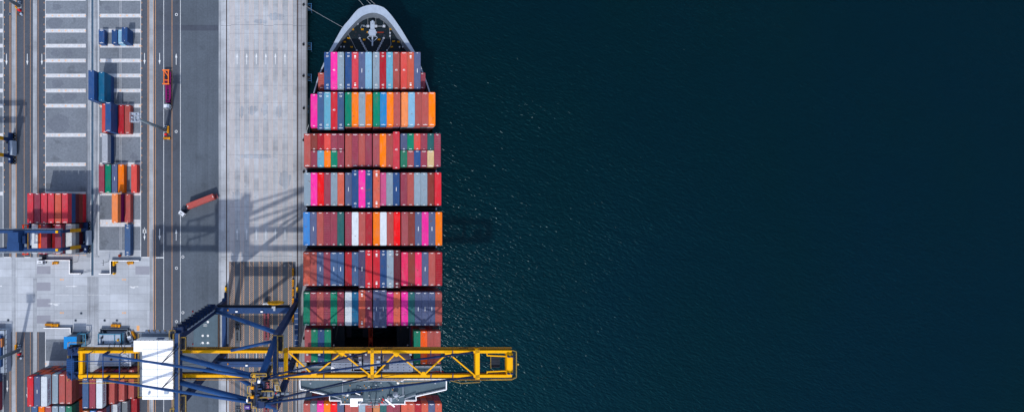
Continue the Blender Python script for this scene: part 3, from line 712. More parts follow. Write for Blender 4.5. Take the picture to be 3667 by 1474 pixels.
stack(cB[3], 38.3, ['crimson'], 0, 'on the ground right of the tall deep blue stack')
stack(cB[4], 38.3, ['brick'], 0, 'on the ground under the light mast head')
stack(cB[1], 25.4, ['blue', 'silver'], 0, 'the lone pair above the green container', sides=(0,))
for c, k, kd in ((0, 'maroon', 'plain'), (1, 'green', 'plain'), (2, 'navy', 'I'), (3, 'orange', 'plain'), (5, 'redor', 'plain')):
    stack(cB[c], 12.7, [k], 0, 'in the five container row in the middle of the yard', kind=kd)
stack(cB[3], 0, ['plum', 'plum', 'ltorange'], 0, 'the plum stack below the orange container', sides=(0, 1))
container(cB[3] - W / 2 - .35, -.1, 5.0, .01 + 12.0, .2, 'plum', 'plum purple container edge peeping out left of light orange one') if False else None
stack(cB[4], 0, ['brick'], 0, 'beside the light orange stack')
stack(cB[4], -13.7, ['steel'], 0, 'long and marked 45 beside the turning arrow', L45, kind='45')
# left block, first row
for c, k in enumerate(['coral', 'maroon', 'coral', 'coral', 'salmon', 'coral']):
    where = 'the %s stack in the five high red row' % ORD[c]
    stack(cA[c], 0, (['red', 'dkbrick', 'dkmaroon', 'blue'] if c == 5 else rd(4)) + [k], 0, where, sides=(0, 1, 2, 3) if c == 5 else ())
for c, (n, k) in enumerate([(4, 'white'), (4, 'hotorange'), (5, 'maroon'), (4, 'dred'), (5, 'maroon'), (4, 'white')]):
    where = 'the %s stack under the blue yard gantry' % ORD[c]
    stack(cA[c], -12.7, (['navy', 'dkmaroon', 'grey'] if c == 5 else rd(n - 1)) + [k], 0, where, sides=(0, 1, 2) if c == 5 else ())
for c, (n, k, kd) in enumerate([(5, 'red', 0), (5, 'navy', 'I'), (5, 'white', 0), (4, 'gblue', 0), (4, 'brick', 0), (4, 'brick', 0)]):
    where = 'the %s stack in the lower left row' % ORD[c]
    stack(cA[c], -74.7, (['dkmaroon', 'maroon', 'dkbrick'] if c == 5 else rd(n - 1)) + [k], 0, where, kind=kd or 'plain', sides=(0, 1, 2) if c == 5 else ())
for c, (n, k) in enumerate([(4, 'steel'), (4, 'orange'), (4, 'roseb'), (4, 'gblue'), (4, 'gblue'), (4, 'tealgreen')]):
    where = 'the %s stack in the bottom row, left block' % ORD[c]
    stack(cA[c], -87.9, (['blue', 'hotorange', 'black' if 0 else 'teal'] if c == 5 else rd(n - 1)) + [k], 0, where, sides=(2, 1) if c == 5 else ())
specB = [(5, 'steel', 2.9, ()), (5, 'maroon', 2.9, ()), (5, 'white', 2.9, (4, 3, 2)), (4, 'brick', 2.6, (2, 1)), (3, 'brick', 2.6, (1,)), (2, 'brick', 2.6, (0,))]
for c, (n, k, hc, sd) in enumerate(specB):
    where = 'the %s stack beneath the crane girder' % ORD[c]
    lo = rd(n - 1)
    if c == 3: lo = ['maroon', 'plum', 'brick'][:n - 1]; lo[-1] = 'plum'; lo = ['maroon', 'brick', 'plum']
    if c == 2: lo = ['teal', 'dkbrick', 'dkmaroon', 'dkmaroon']
    stack(cB[c], -74.8, lo + [k], 0, where, hc=hc, sides=sd)
for c, (n, k, hc) in enumerate([(5, 'ochre', 2.85), (5, 'royal', 2.85), (5, 'maroon', 2.85), (3, 'white', 2.75), (2, 'grey', 2.6), (1, 'crimson', 2.6)]):
    stack(cB[c], -88.1, rd(n - 1) + [k], 0, 'the %s place in the bottom row, right block' % ORD[c], hc=hc, sides=(n - 2,) if 2 < c < 5 else ())
# lettering on container sides
def side_text(body, size, xr, y, z, mat):
    for o in list(COL.objects):
        if o.name.startswith('shipping_container') and abs(o.location.x + W / 2 - xr) < .05 and abs(o.location.y - y) < .3 and abs(o.location.z - z) < .3:
            text(body, size, (W / 2 + .01, 0, 1.3), (pi / 2, 0, pi / 2), mat, o); return
    print('no side for', body, xr, y, z)
side_text('YANG MING', 1.75, cA[2], -74.7, .05 + 4 * 2.6, 'plumtext')
side_text('YANG MING', 1.75, cB[2], -74.8, .05 + 4 * 2.9, 'plumtext')
side_text('ONE', 2.2, cB[3], -74.8, .05 + 2 * 2.6, 'mark')
side_text('YANG MING', 1.75, cB[3], -88.1, .05 + 2 * 2.75, 'plumtext')
# far left stack at the frame edge
stack(P(9, 0, 0)[0], -68.7, ['navy', 'navy', 'navy', 'blue'], 0, 'the stack at the far left edge below the platform')
stack(P(9, 0, 0)[0], -81.5, ['maroon', 'maroon', 'dred', 'dred'], 0, 'the stack in the bottom left corner')
# ================================================================ SHIP
ship = thing('container_ship', 'huge container ship moored along the quay, stacked with coloured containers', 'ship', (7.4, 0, 0))
SX = 7.4
def sp(u, v, h): x, y = P(u, v, h); return (x - SX, y)
outer = [(1121.7, 334), (1139.6, 271.7), (1161, 221.6), (1177.5, 187), (1205, 135.8), (1227, 98.2), (1251, 69.8), (1278.5, 36.7), (1304, 23), (1333.6, 17.4), (1360, 22), (1381, 33), (1407, 62.4), (1436.4, 104.6), (1462, 146.9), (1486, 187), (1504, 228.8), (1529, 293), (1542, 334)]
inner = [(1126, 334), (1144, 272), (1167.5, 221.6), (1189.5, 187), (1223.4, 135.8), (1241.8, 112), (1260, 91.8), (1278.5, 73.4), (1302, 55), (1333.6, 45.9), (1361, 51.4), (1381, 64), (1403, 88), (1421.7, 113.8), (1443.7, 146.9), (1473, 187), (1497, 228.8), (1524, 293), (1538, 334)]
def smooth(pts, k=4):
    out = []; n = len(pts)
    for i in range(n - 1):
        p0, p1, p2, p3 = pts[max(0, i - 1)], pts[i], pts[i + 1], pts[min(n - 1, i + 2)]
        for j in range(k):
            t = j / k; out.append(tuple(.5 * (2 * b + (c - a) * t + (2 * a - 5 * b + 4 * c - d) * t * t + (3 * b - a - 3 * c + d) * t ** 3) for a, b, c, d in zip(p0, p1, p2, p3)))
    return out + [pts[-1]]
oo = smooth([sp(u, v, 22) for u, v in outer]); ii = smooth([sp(u, v, 22) for u, v in inner])
# hull shell: rings from the deck edge to the waterline
ring_top = [(-25.4, -150)] + [(-25.5, 20)] + oo + [(25.5, 20)] + [(25.4, -150)]
def ringz(f, z):
    out = []
    for x, y in ring_top:
        t = max(0, min(1, (y - 15) / 62)); out.append((x * (1 - .55 * f * t), y - 9 * f * t * t, z))
    return out
rings = [ringz(0, 22 if 0 else 17.9), ringz(.25, 12), ringz(.6, 5), ringz(1, -3.9), ringz(1.1, -9)]
g = MB()
# upper bow plating up to the bulwark
rb_ = [(x, y, 22) for x, y in oo]; lb_ = [(x, y, 17.9) for x, y in oo]; n = len(oo)
g.add(rb_ + lb_, [(i, i + 1, n + i + 1, n + i) for i in range(n - 1)])
n = len(ring_top)
for a, b in zip(rings, rings[1:]): g.add(a + b, [(i, (i + 1) % n, n + (i + 1) % n, n + i) for i in range(n)])
g.build('hull', ['hull'], ship)
g = MB(); n = len(oo)
g.add([(x, y, 22.0) for x, y in oo] + [(x, y, 21.95) for x, y in ii], [(n + i, n + i + 1, i + 1, i) for i in range(n - 1)], 0)
g.add([(x, y, 21.95) for x, y in ii] + [(x * .99, y - .35, 18.2) for x, y in ii], [(i, i + 1, n + i + 1, n + i) for i in range(n - 1)], 1)
g.build('bulwark', ['lightgrey', 'midgrey'], ship)
g = MB(); g.add([(x * .995, y - .2, 18.2) for x, y in ii], [tuple(range(len(ii)))[::-1]]); g.build('foredeck', ['foredeck'], ship)
# main deck round the open hold (bay eight)
hx0, hx1, hy0, hy1 = colx(4) - 1.3 - SX, colx(15) + 1.3 - SX, -58.2, -45.2
g = MB(); z = DECK - .3
for a in ((-25.3, 25.3, hy1, 45), (-25.3, hx0, hy0, hy1), (hx1, 25.3, hy0, hy1), (-25.3, 25.3, -150, hy0)): g.rect(*a, z)
g.build('main_deck', ['foredeck'], ship)
g = MB(); zb = -6
g.bx(hx0 - .3, hx0, hy0, hy1, zb, z + 1.6); g.bx(hx1, hx1 + .3, hy0, hy1, zb, z + 1.6); g.bx(hx0, hx1, hy0 - .3, hy0, zb, z + 1.6); g.bx(hx0, hx1, hy1, hy1 + .3, zb, z + 1.6); g.rect(hx0, hx1, hy0, hy1, zb)
for i in range(4, 16):
    for yy in (hy0 + .2, hy1 - .2): g.beam((colx(i) - 1.25 - SX, yy, zb), (colx(i) - 1.25 - SX, yy, z + 1.4), .18, .25)
for k in range(5): g.bx(hx0, hx1, hy0, hy0 + .5 + .25 * k, z - 1.5 - 2.4 * k - .2, z - 1.5 - 2.4 * k)
g.build('cargo_hold', ['hold'], ship)
for sx, a, b in ((1, colx(4) - 1.2, colx(5) + 1.2), (-1, colx(14) - 1.2, colx(15) + 1.2)):
    h = MB(); h.bx(a - SX, b - SX, hy0 + .1, hy1 - .1, z + 1.7, z + 2.3)
    for yy in (-48, -55.2): h.tube(((a if sx < 0 else a) - SX + (.5 if sx > 0 else 4.4), yy, z + 2.3), ((a - SX + (.5 if sx > 0 else 4.4)), yy, z + 2.36), .35, 12, 1)
    h.build('hatch_cover', ['foredeck', 'chain'], ship)
g = MB(); g.bx(-.7, .7, hy0, hy1, z - 8, z - 7.6)
for s_ in (-.7, .7):
    g.beam((s_, hy0, z + 1.6), (s_, hy1, z + 1.6), .22, .3)
    for k in range(7): g.beam((s_, hy0 + 1 + k * 1.8, z - 8), (s_, hy0 + 1 + k * 1.8, z + 1.6), .15, .15)
for k in range(9): g.beam((-.7, hy0 + .5 + k * 1.45, z + 1.5), (.7, hy0 + .5 + k * 1.45, z + 1.5), .12, .12)
g.bx(-.8, .8, hy0 + 4, hy0 + 6, z + 1.0, z + 1.9); g.build('hold_divider', ['rustred'], ship)
for k, (xx, col_) in enumerate(((colx(6) - SX, 'midgrey'), (colx(9) - SX - .4, 'midgrey'))):
    g = MB(); g.bx(xx - 1.1, xx + 1.1, -54.5, -45.4, z - 9 , z - 6.4); g.build('cell_guide', ['dark_steel'], ship)
# lashing bridges between the rows
for a, b in zip(BY[:-2], BY[1:-1]):
    ym = (a + b) / 2; hb = 21; xs0, xs1 = (-25.2, 25.2) if ym < 30 else ((-22, 22) if ym < 40 else (-18.5, 18.5))
    g = MB(); n = 15
    for i in range(n + 1):
        x = xs0 + (xs1 - xs0) * i / n; g.beam((x, ym - .35, DECK - .3), (x, ym - .35, hb), .25, .25); g.beam((x, ym + .35, DECK - .3), (x, ym + .35, hb), .25, .25)
    for zz in (15.5, 18.2, hb): g.bx(xs0, xs1, ym - .5, ym + .5, zz, zz + .1)
    g.rail([(xs0, ym - .5, hb), (xs1, ym - .5, hb)], 1.0, 0, .06, 3)
    for s_ in (-1, 1):
        xe = xs0 if s_ < 0 else xs1; g.box(xe, ym, hb + .6, .5, .8, 1.0, 1)
    g.build('lashing_bridge', ['dark_steel', 'lightgrey'], ship)
# foredeck gear
g = MB(); dz = 18.2
def fd(px, py): # zoomed bow crop -> ship metres
    return sp(1150 + px / 5.4475, py / 5.4475, 19)
cx_, cy_ = fd(1000, 540)
g.box(cx_, cy_ + .6, dz + .8, 1.7, 3.0, 1.6); g.box(cx_, cy_ - 2.2, dz + .7, 2.6, 2.4, 1.4); g.tube((cx_, cy_ + 1.6, dz + .5), (cx_, cy_ + 1.6, dz + 2.4), .5, 10)
g.dome((cx_, cy_ + 1.6, dz + 2.5), .6); g.box(cx_, cy_ - 5.0, dz + .6, .55, 4.4, .5)
for s_ in (-1, 1):
    g.beam((cx_, cy_ - 5.8, dz + .5), (cx_ + s_ * 2.0, cy_ - 3.9, dz + .5), .2, .2); g.beam((cx_ + s_ * 2.0, cy_ - 3.9, dz + .5), (cx_ + s_ * .8, cy_ - 2.8, dz + .5), .2, .2)
    g.box(cx_ + s_ * 1.5, cy_ - 1.9, dz + .5, .5, .5, 1)
g.build('windlass', ['lightgrey'], ship)
g = MB()
for px in (912, 1068, 1225):
    a = fd(px, 510); g.tube((a[0] - .5, a[1], dz + .7), (a[0] + .5, a[1], dz + .7), .55, 12)
a, b = fd(890, 510), fd(1240, 510); g.tube((a[0] - 1.5, a[1], dz + .6), (b[0], b[1], dz + .6), .1, 8)
g.build('mooring_winch', ['chain'], ship)
for (x0, y0), (x1, y1) in ((fd(745, 730), fd(900, 1010)), (fd(1230, 725), fd(1085, 1010))):
    g = MB(); n = 11
    for i in range(n):
        t = (i + .5) / n; px, py = x0 + (x1 - x0) * t, y0 + (y1 - y0) * t; dx, dy = (x1 - x0), (y1 - y0); L = sqrt(dx * dx + dy * dy); ux, uy = dx / L, dy / L; hl = L / n * .56; r_ = .13
        wq = .36 if i % 2 == 0 else .16
        c4 = [(px - ux * hl, py - uy * hl), (px - uy * wq, py + ux * wq), (px + ux * hl, py + uy * hl), (px + uy * wq, py - ux * wq)]
        for k in range(4): p_, q_ = c4[k], c4[(k + 1) % 4]; g.tube((*p_, dz + .4), (*q_, dz + .4), r_, 6)
    g.build('anchor_chain', ['chain'], ship)
for px, py in ((830, 320), (615, 565), (805, 565), (1360, 560), (535, 740), (460, 810), (595, 912), (1415, 800), (1513, 810), (1380, 910), (1130, 770), (840, 770), (915, 620)):
    a = fd(px, py); g = MB(); 
    for s_ in (-.28, .28): g.tube((a[0] + s_, a[1], dz), (a[0] + s_, a[1], dz + .8), .2, 8)
    g.box(a[0], a[1], dz + .1, 1.0, .5, .14); g.build('bitt', ['dkyellow'], ship)
for px, py in ((715, 400), (715, 462), (1345, 640), (1345, 700), (385, 910), (447, 912), (1533, 915), (1593, 912), (693, 980), (1287, 980)):
    a = fd(px, py); g = MB(); g.tube((a[0], a[1], dz), (a[0], a[1], dz + .7), .32, 10); g.build('roller', ['chain'], ship)
g = MB()
for a, b in (((510, 620), (690, 980)), ((1315, 420), (1365, 870)), ((1365, 870), (1287, 980)), ((910, 290), (912, 500)), ((1065, 290), (1068, 500)), ((1218, 340), (1225, 500))):
    p_, q_ = fd(*a), fd(*b); g.tube((*p_, dz + .6), (*q_, dz + .6), .06, 6)
g.build('deck_rope', ['rope'], ship)
g = MB(); a, b = fd(770, 560), fd(850, 500); g.beam((a[0], a[1], dz + 1), (a[0] + .3, b[1], dz + 1), .1, .1); g.beam((a[0] + .3, b[1], dz + 1), (b[0], b[1], dz + 1), .1, .1); a, b = fd(1080, 610), fd(1225, 630); g.rect(a[0], b[0], b[1], a[1], dz + .05, 1)
g.build('deck_fitting', ['lightgrey', 'rustred'], ship)
for px, py in ((745, 690), (1235, 690), (850, 330), (1140, 340)):
    a = fd(px, py); g = MB(); g.tube((a[0], a[1], dz), (a[0], a[1], dz + .5), .7, 12, 1, .6); g.build('hawse_pipe', ['rustred', 'dark_steel'], ship)
# superstructure
def cs(px, py, h): return sp(800 + px / 2.7975, 1104 + py / 2.7975, h)
HB = 38.7
g = MB(); g.bx(-14, 15, -67.6, -61.0, DECK - .3, HB - .55); 
for k in range(9):
    for j in range(12):
        if k < 8: g.bx(-13.2 + j * 2.3, -12.3 + j * 2.3, -61.0, -60.95, DECK + 1.3 + k * 2.8, DECK + 2.3 + k * 2.8, 1)
g.build('accommodation_block', ['roof_white', 'glass'], ship)
g = MB(); g.bx(cs(1080, 0, 30)[0], cs(1900, 0, 30)[0], -60.95, -57.3, 13, 29.9)
g.build('forward_housing', ['roof_white'], ship)
g = MB()
for i in range(3):
    for j in range(14):
        x, y = cs(1110 + j * 58, 558 + i * 28, 30)
        if i < 3: g.rect(x - .2, x + .2, y - .08, y + .08, 29.91)
g.build('vent', ['dark_steel'], ship)
for a, b in ((830, 1080), (1905, 2176)):
    g = MB(); x0, x1 = cs(a, 0, 25)[0], cs(b, 0, 25)[0]; y0, y1 = cs(0, 575, 25)[1], cs(0, 632, 25)[1]
    g.bx(x0, x1, y1, y0, 24.4, 24.6, 0); g.rail([(x0, y1, 24.6), (x1, y1, 24.6), (x1, y0, 24.6), (x0, y0, 24.6), (x0, y1, 24.6)], 1.1, 1, .16, 2); g.bx(x0 + 1, x1 - 1, y1 + .5, y0 - .5, 13, 24.4, 0)
    g.build('side_platform', ['deckgreen', 'chain'], ship)
deck = [(768, 700), (1195, 700), (1195, 712), (1800, 712), (1800, 698), (2230, 698), (2228, 800), (1925, 868), (1928, 910), (1815, 910), (1815, 943), (1180, 943), (1180, 910), (1065, 910), (1065, 865), (1000, 845), (772, 795)]
dk = [cs(a, b, HB) for a, b in deck]
g = MB(); g.prism(dk, HB - .5, HB, 1, 0); g.build('bridge_deck', ['deckgreen', 'roof_white'], ship)
g = MB()
for p_, q_ in zip(dk, dk[1:] + dk[:1]): g.beam((*p_, HB + .5), (*q_, HB + .5), .28, 1.0)
g.build('bridge_rail', ['roof_white'], ship)
g = MB(); pts = [cs(a, b, HB + .6) for a, b in ((1195, 716), (1800, 716), (1815, 943), (1180, 943))]; g.prism(pts, HB + .02, HB + .6, 1, 0)
g.build('wheelhouse_roof', ['deckgreen', 'lightgrey'], ship)
g = MB()
for a, b in (((1195, 712), (1195, 860)), ((1800, 712), (1800, 860)), ((1240, 725), (1780, 725)), ((1185, 860), (1240, 880)), ((1815, 870), (1760, 890)), ((1700, 905), (1765, 870)), ((1065, 866), (1180, 905)), ((1928, 866), (1815, 905)), ((1340, 965), (1655, 965)), ((1340, 965), (1400, 925)), ((1655, 965), (1600, 925))):
    p_, q_ = cs(*a, HB + 1.2), cs(*b, HB + 1.2); g.beam((*p_, HB + 1.1), (*q_, HB + 1.1), .16, .16); g.beam((*p_, HB + .6), (*q_, HB + .6), .1, .1)
g.build('railing', ['chain'], ship)
g = MB(); pts = [cs(a, b, HB + 3.5) for a, b in ((1270, 897), (1397, 897), (1397, 925), (1346, 925), (1346, 980), (1270, 980))]; g.prism(pts, HB + .6, HB + 3.5, 1, 0)
g.build('deckhouse', ['roof_white', 'lightgrey'], ship)
for px, py, r_ in ((1725, 857, .95), (1245, 862, .45), (1360, 952, .42), (1750, 740, .5)):
    a = cs(px, py, HB + 2); g = MB(); g.tube((*a, HB + .5), (*a, HB + 1.6), .25, 8); g.dome((*a, HB + 2.0), r_); g.build('satellite_dome', ['chain' if r_ > .5 else 'roof_white'], ship, True)
g = MB(); a, b = cs(1622, 906, HB + 6), cs(1715, 980, HB + 6); g.beam((*a, HB + 6), (*b, HB + 6), .5, .35); m_ = ((a[0] + b[0]) / 2, (a[1] + b[1]) / 2); g.tube((*m_, HB + .5), (*m_, HB + 5.9), .22, 8); g.build('radar_scanner', ['roof_white'], ship)
g = MB(); a, b = cs(1325, 822, HB + 1), cs(1370, 838, HB + 1); g.beam((*a, HB + 3), (*b, HB + 3), .25, .2); g.tube((*a, HB + .5), (*a, HB + 3), .12, 6); g.build('radar_scanner', ['roof_white'], ship)
g = MB(); c0 = cs(1497, 905, HB + 3)
for dx_ in (-.9, .9):
    for dy_ in (-.7, .7): g.tube((c0[0] + dx_ * 1.4, c0[1] + dy_ * 1.5, HB + .6), (c0[0] + dx_ * .3, c0[1] + dy_ * .3, HB + 9), .12, 6)
for zz, ww in ((3, 5.2), (5, 3.2), (7, 3.8)): 
    g.beam((c0[0] - ww / 2, c0[1], HB + zz), (c0[0] + ww / 2, c0[1], HB + zz), .3, .15); g.rail([(c0[0] - ww / 2, c0[1] - .7, HB + zz), (c0[0] + ww / 2, c0[1] - .7, HB + zz)], .9, 0, .06, .8)
g.build('radar_mast', ['lamp_steel'], ship)
g = MB(); a = cs(1640, 888, HB + 1.5); b = cs(1690, 930, HB + 1.5); g.bx(a[0], b[0], b[1], a[1], HB + .6, HB + 1.8); g.build('skylight', ['chain'], ship)
g = MB()
for px, py in ((1475, 950), (1560, 960), (1600, 910), (1590, 940)):
    a = cs(px, py, HB + 1.5); g.box(*a, HB + 1.3, .3, .9, .3, 0, random.uniform(-1, 1))
g.build('signal_flag', ['safety_red'], ship)
g = MB()
for k in range(26):
    a = cs(random.uniform(1210, 1790), random.uniform(730, 930), HB); g.box(*a, HB + .8, .25, .25, .5, 0 if k % 2 else 1)
g.build('deck_light', ['roof_white', 'hazard_orange'], ship)
for px, py in ((873, 742), (2120, 738)):
    a = cs(px, py, HB + 1); g = MB(); g.tube((*a, HB), (*a, HB + 1.2), .18, 8); g.dome((*a, HB + 1.3), .35); g.build('searchlight', ['chain'], ship)
for side, px0, px1 in (('quay', 832, 872), ('seaward', 2100, 2165)):
    a, b = cs(px0, 626, 24), cs(px1, 640, 24); t = thing('lifeboat', 'orange enclosed lifeboat hanging on the %s side below the bridge' % side, 'lifeboat', ((a[0] + b[0]) / 2 + SX, a[1] - .8, 23.2))
    L_ = 2.8; g = MB(); ys_ = [(-2.6 * 1.4, .2), (-2.4, .95), (0, 1.2), (2.4, .95), (2.6 * 1.4, .2)]; 
    for (ya, ra), (yb, rb2) in zip(ys_, ys_[1:]): g.tube((ya, 0, 1), (yb, 0, 1), ra, 12, 0, rb2, False)
    g.build('hull', ['lifeboat'], t, True); g = MB(); g.box(1.4, 0, 2.2, 1.4, 1.2, .7); g.build('canopy', ['lifeboat'], t)
# filler stack mesh
fo = FILL.build('stacked_containers', FM); stuff(fo); tag(fo, 'lower levels of the container stacks on the ship deck and yard', 'containers')
# ================================================================ SHIP-TO-SHORE CRANE
XL, XW, YN, YS = -55.0, -24.0, -40.7, -62.0
GN, GS, GH = -47.3, -55.3, 49.0
cr = thing('ship_to_shore_crane', 'giant navy and yellow quay crane reaching its boom over the ship', 'crane')
def part(mb, name, mats, parent=cr, smooth=False): return mb.build(name, mats, parent, smooth)
for x in (XL, XW):
    for sy, yc in ((1, YN + 1.5), (-1, YS - 1.5)):
        g = MB()
        for k in range(4):
            yy = yc + (k - 1.5) * 1.6; g.box(x, yy, .75, .9, 1.3, .7, 1)
            for s_ in (-.35, .35): g.tube((x - .12, yy + s_, .42), (x + .12, yy + s_, .42), .36, 12, 2)
        g.box(x, yc, 1.5, 1.0, 5.5, .7, 0); g.box(x, yc + sy * 4.2, 1.0, .8, 1.6, .8, 1); g.tube((x, yc + sy * 5.0, 1.0), (x, yc + sy * 5.6, 1.0), .35, 10, 3)
        part(g, 'bogie', ['navy_steel', 'yellow', 'dark_steel', 'black'])
    g = MB(); g.bx(x - .8, x + .8, YS - 2, YN + 2, 2.0, 4.2)
    for k in range(9 if x == XW else 0):
        yy = YS + 1 + k * 2.3; g.rect(x - .7, x + .7, yy, yy + .12, 4.205, 1)
    part(g, 'sill_beam', ['rtg_blue', 'mark'])
TL, TW = 54.0, 55.5
legtop = {}
for nm, x, y, top in (('l', XL, YN, TL), ('l', XL, YS, TL), ('w', XW, YN, TW), ('w', XW, YS, TW)):
    yt = y + (.3 if y == YN else -.1)
    g = MB(); g.beam((x, y, 3.8), (x, y, 17.5), 1.7, 2.2); g.beam((x, y, 17.5), (x, yt, top), 1.7, 2.2); part(g, 'leg', ['navy_steel'])
# portal beams
for y in (YN, YS):
    g = MB(); g.bx(XL + .9, XW - .9, y - 1.1, y + 1.1, 15.4, 17.8); part(g, 'portal_beam', ['rtg_blue'])
    g = MB(); g.bx(XL + 1, XW - 1, y + 1.15, y + 2.1, 16.6, 16.7); g.rail([(XL + 1, y + 2.1, 16.7), (XW - 1, y + 2.1, 16.7)], 1.1, 0, .08, 1.6); part(g, 'walkway', ['dark_steel'])
    for xx in (-46, -36):
        g = MB(); g.box(xx + (0 if y == YN else 4), y - .3, 18.1, .9, .5, .6); part(g, 'floodlight', ['roof_white'])
    g = MB(); g.tube((XL + 5.5, y + .2, 17.8), (XL + 5.5, y + .2, 18.1), .3, 10); part(g, 'beacon', ['hazard_orange'])
# braces
def tube_part(name, a, b, r, mat='blue_steel', n=14):
    g = MB(); g.tube(a, b, r, n); return part(g, name, [mat], cr, True)
tube_part('diagonal_brace', (XL + .5, YN, 18), (XW - .5, YN + .5, 52), .75)
tube_part('diagonal_brace', (XL + .5, YS, 18), (XW - .5, YS, 52), .75)
# upper cross beams
g = MB(); g.bx(XL - .8, XL + .8, YS - 2.0, YN + 1.5, TL, TL + 2.2); part(g, 'cross_beam', ['rtg_blue'])
g = MB(); g.bx(XW - .75, XW + .75, YS - 1.5, YN + 1.5, TW, TW + 2.2); part(g, 'cross_beam', ['rtg_blue'])
for x0, x1, y0, y1, zz in ((XL - 2.6, XL - .8, YN - 1.5, YN + 2.3, TL + 1), (XL + .8, XL + 2.4, YS - 3, YS + 3, TL + .6), (XL + .8, XL + 2.4, YN - 4, YN, TL + .6), (XW + .8, XW + 2.4, YN - 4, YN + 1, TW + 1), (XL - 2.3, XL - .8, YS - 3, YS - 1, TL + 1)):
    g = MB(); g.bx(x0, x1, y0, y1, zz - .08, zz); g.rail([(x0, y0, zz), (x1, y0, zz), (x1, y1, zz), (x0, y1, zz), (x0, y0, zz)], 1.1, 1, .1, 1.5)
    part(g, 'service_platform', ['dark_steel', 'rail_yellow'])
g = MB()
g.rail([(XL - .9, YS - 2, TL + 2.2), (XL - .9, YN + 1.5, TL + 2.2)], 1.1, 1, .1, 2); g.rail([(XL + .9, YS - 2, TL + 2.2), (XL + .9, YN + 1.5, TL + 2.2)], 1.1, 1, .1, 2)
g.rail([(XW - .8, YS, TW + 2.2), (XW - .8, YN + 1.5, TW + 2.2), (XW + .8, YN + 1.5, TW + 2.2), (XW + .8, YS, TW + 2.2)], 1.1, 1, .1, 2)
part(g, 'beam_railing', ['dark_steel', 'rail_yellow'])
# stairs up the landside leg
g = MB(); y = YN + 1.1; z = 17.8; k = 0
g2 = MB()
while z < TL - 2:
    za = z; zb2 = z + 3.4; xa, xb = (XL - .9, XL + .9)
    if k % 2: xa, xb = xb, xa
    g.beam((xa, y + .8, za), (xb, y + .8, zb2), .7, .12); g.bx(XL - 1.5, XL + 1.5, y + .2, y + 2.2, zb2 - .08, zb2)
    g2 = MB(); g2.rail([(XL - 1.5, y + .3, zb2), (XL - 1.5, y + 2.2, zb2), (XL + 1.5, y + 2.2, zb2), (XL + 1.5, y + .3, zb2)], 1.1, 0, .1, 1.0)
    part(g2, 'landing_railing', ['dark_steel'])
    g.beam((XL, y, zb2 - .1), (XL, y + 1.9, zb2 - .1), .2, .3)
    z = zb2; k += 1
part(g, 'stairs', ['navy_steel'])
g = MB(); g.beam((XL + .95, YN + .75, 20), (XL + .95, YN + .95, 50), .3, .5); part(g, 'cable_ladder', ['lightgrey'])
g = MB()
for z in range(4, 15, 3): g.bx(XL + .9, XL + 2.1, YS + 2, YS + 4, z, z + .1)
part(g, 'leg_ladder', ['dark_steel'])
# girders: landside fixed part, hinged boom
XB, XH, XT = -90.5, -22.0, 52.6
def girder(x0, x1, yc, name):
    s_ = 1 if yc == GN else -1
    g = MB(); g.bx(x0, x1, yc - .42, yc + .42, GH - 2.0, GH)
    for i in range(int((x1 - x0) / 3)): g.bx(x0 + 1.5 + i * 3, x0 + 1.6 + i * 3, yc - .435, yc + .435, GH - 1.9, GH + .015)
    part(g, name, ['yellow'])
    g = MB(); g.bx(x0, x1, yc - s_ * .52, yc - s_ * .85, GH - 1.6, GH - 1.5, 0); g.rect(x0, x1, yc - s_ * .56 - .12, yc - s_ * .56 + .12, GH - 1.4, 1); 
    yo = yc + s_ * .5; g.bx(x0, x1, min(yo, yo + s_ * .8), max(yo, yo + s_ * .8), GH - 1.3, GH - 1.22, 0)
    g.rail([(x0, yo + s_ * .8, GH - 1.2), (x1, yo + s_ * .8, GH - 1.2)], 1.1, 2, .07, 2)
    part(g, 'girder_walkway', ['dark_steel', 'navy_steel', 'dkyellow'])
for yc in (GN, GS): girder(XB, XH - .9, yc, 'girder'); girder(XH + .9, XT, yc, 'boom_girder')
def tie(x, w, name='tie_beam', z0=GH - 1.6, z1=GH + .25, y0=GS - .9, y1=GN + .9, mat='yellow'):
    g = MB(); g.bx(x - w / 2, x + w / 2, y0, y1, z0, z1)
    part(g, name, [mat])
    g = MB()
    for yy in (y0 + .2, y1 - 1.3):
        for k in range(4): g.add([(x - w / 2 + .02, yy + k * .3, z1 + .004), (x + w / 2 - .02, yy + .35 + k * .3, z1 + .004), (x + w / 2 - .02, yy + .5 + k * .3, z1 + .004), (x - w / 2 + .02, yy + .15 + k * .3, z1 + .004)], [(0, 1, 2, 3)])
    part(g, 'warning_stripe', ['blacktext'])
tie(XH, 1.2, 'hinge_beam'); tie(6.5, 1.1); tie(41.2, 1.4); tie(XB + .75, 1.3, 'tie_beam', GH - 1.8, GH - .2)
g = MB(); g.bx(50.8, 52.8, GS + .5, GN - .5, GH - 1.6, GH + .22); g.bx(51.1, 52.4, GS + 1.6, GN - 1.6, GH + .22, GH + .5)
for yy in (GS + 1.6, GN - 1.6): g.beam((50.8, yy, GH - .5), (44.4, yy + (.5 if yy > -51 else -.5) * .6, GH - .5), .35, .5); g.beam((44.5, yy + (.4 if yy > -51 else -.4), GH - .5), (44.5, yy + (1.3 if yy > -51 else -1.3), GH - .5), .25, .3)
part(g, 'boom_tip', ['yellow'])
g = MB()
for yy in (GN - 1.2, GS + 1.2):
    for xx in (51.2, 52.3): g.tube((xx, yy - .2, GH + .9), (xx, yy + .2, GH + .9), .5, 14)
part(g, 'sheave', ['navy_steel'])
g = MB(); g.bx(52.7, 53.6, GS + .5, GN - .5, GH - .6, GH - .5); g.rail([(52.6, GN + .6, GH - .5), (53.9, GN + .2, GH - .5), (53.9, GS - .2, GH - .5), (52.6, GS - .8, GH - .5), (44, GS - 1.2, GH - .9)], 1.1, 1, .1, 2)
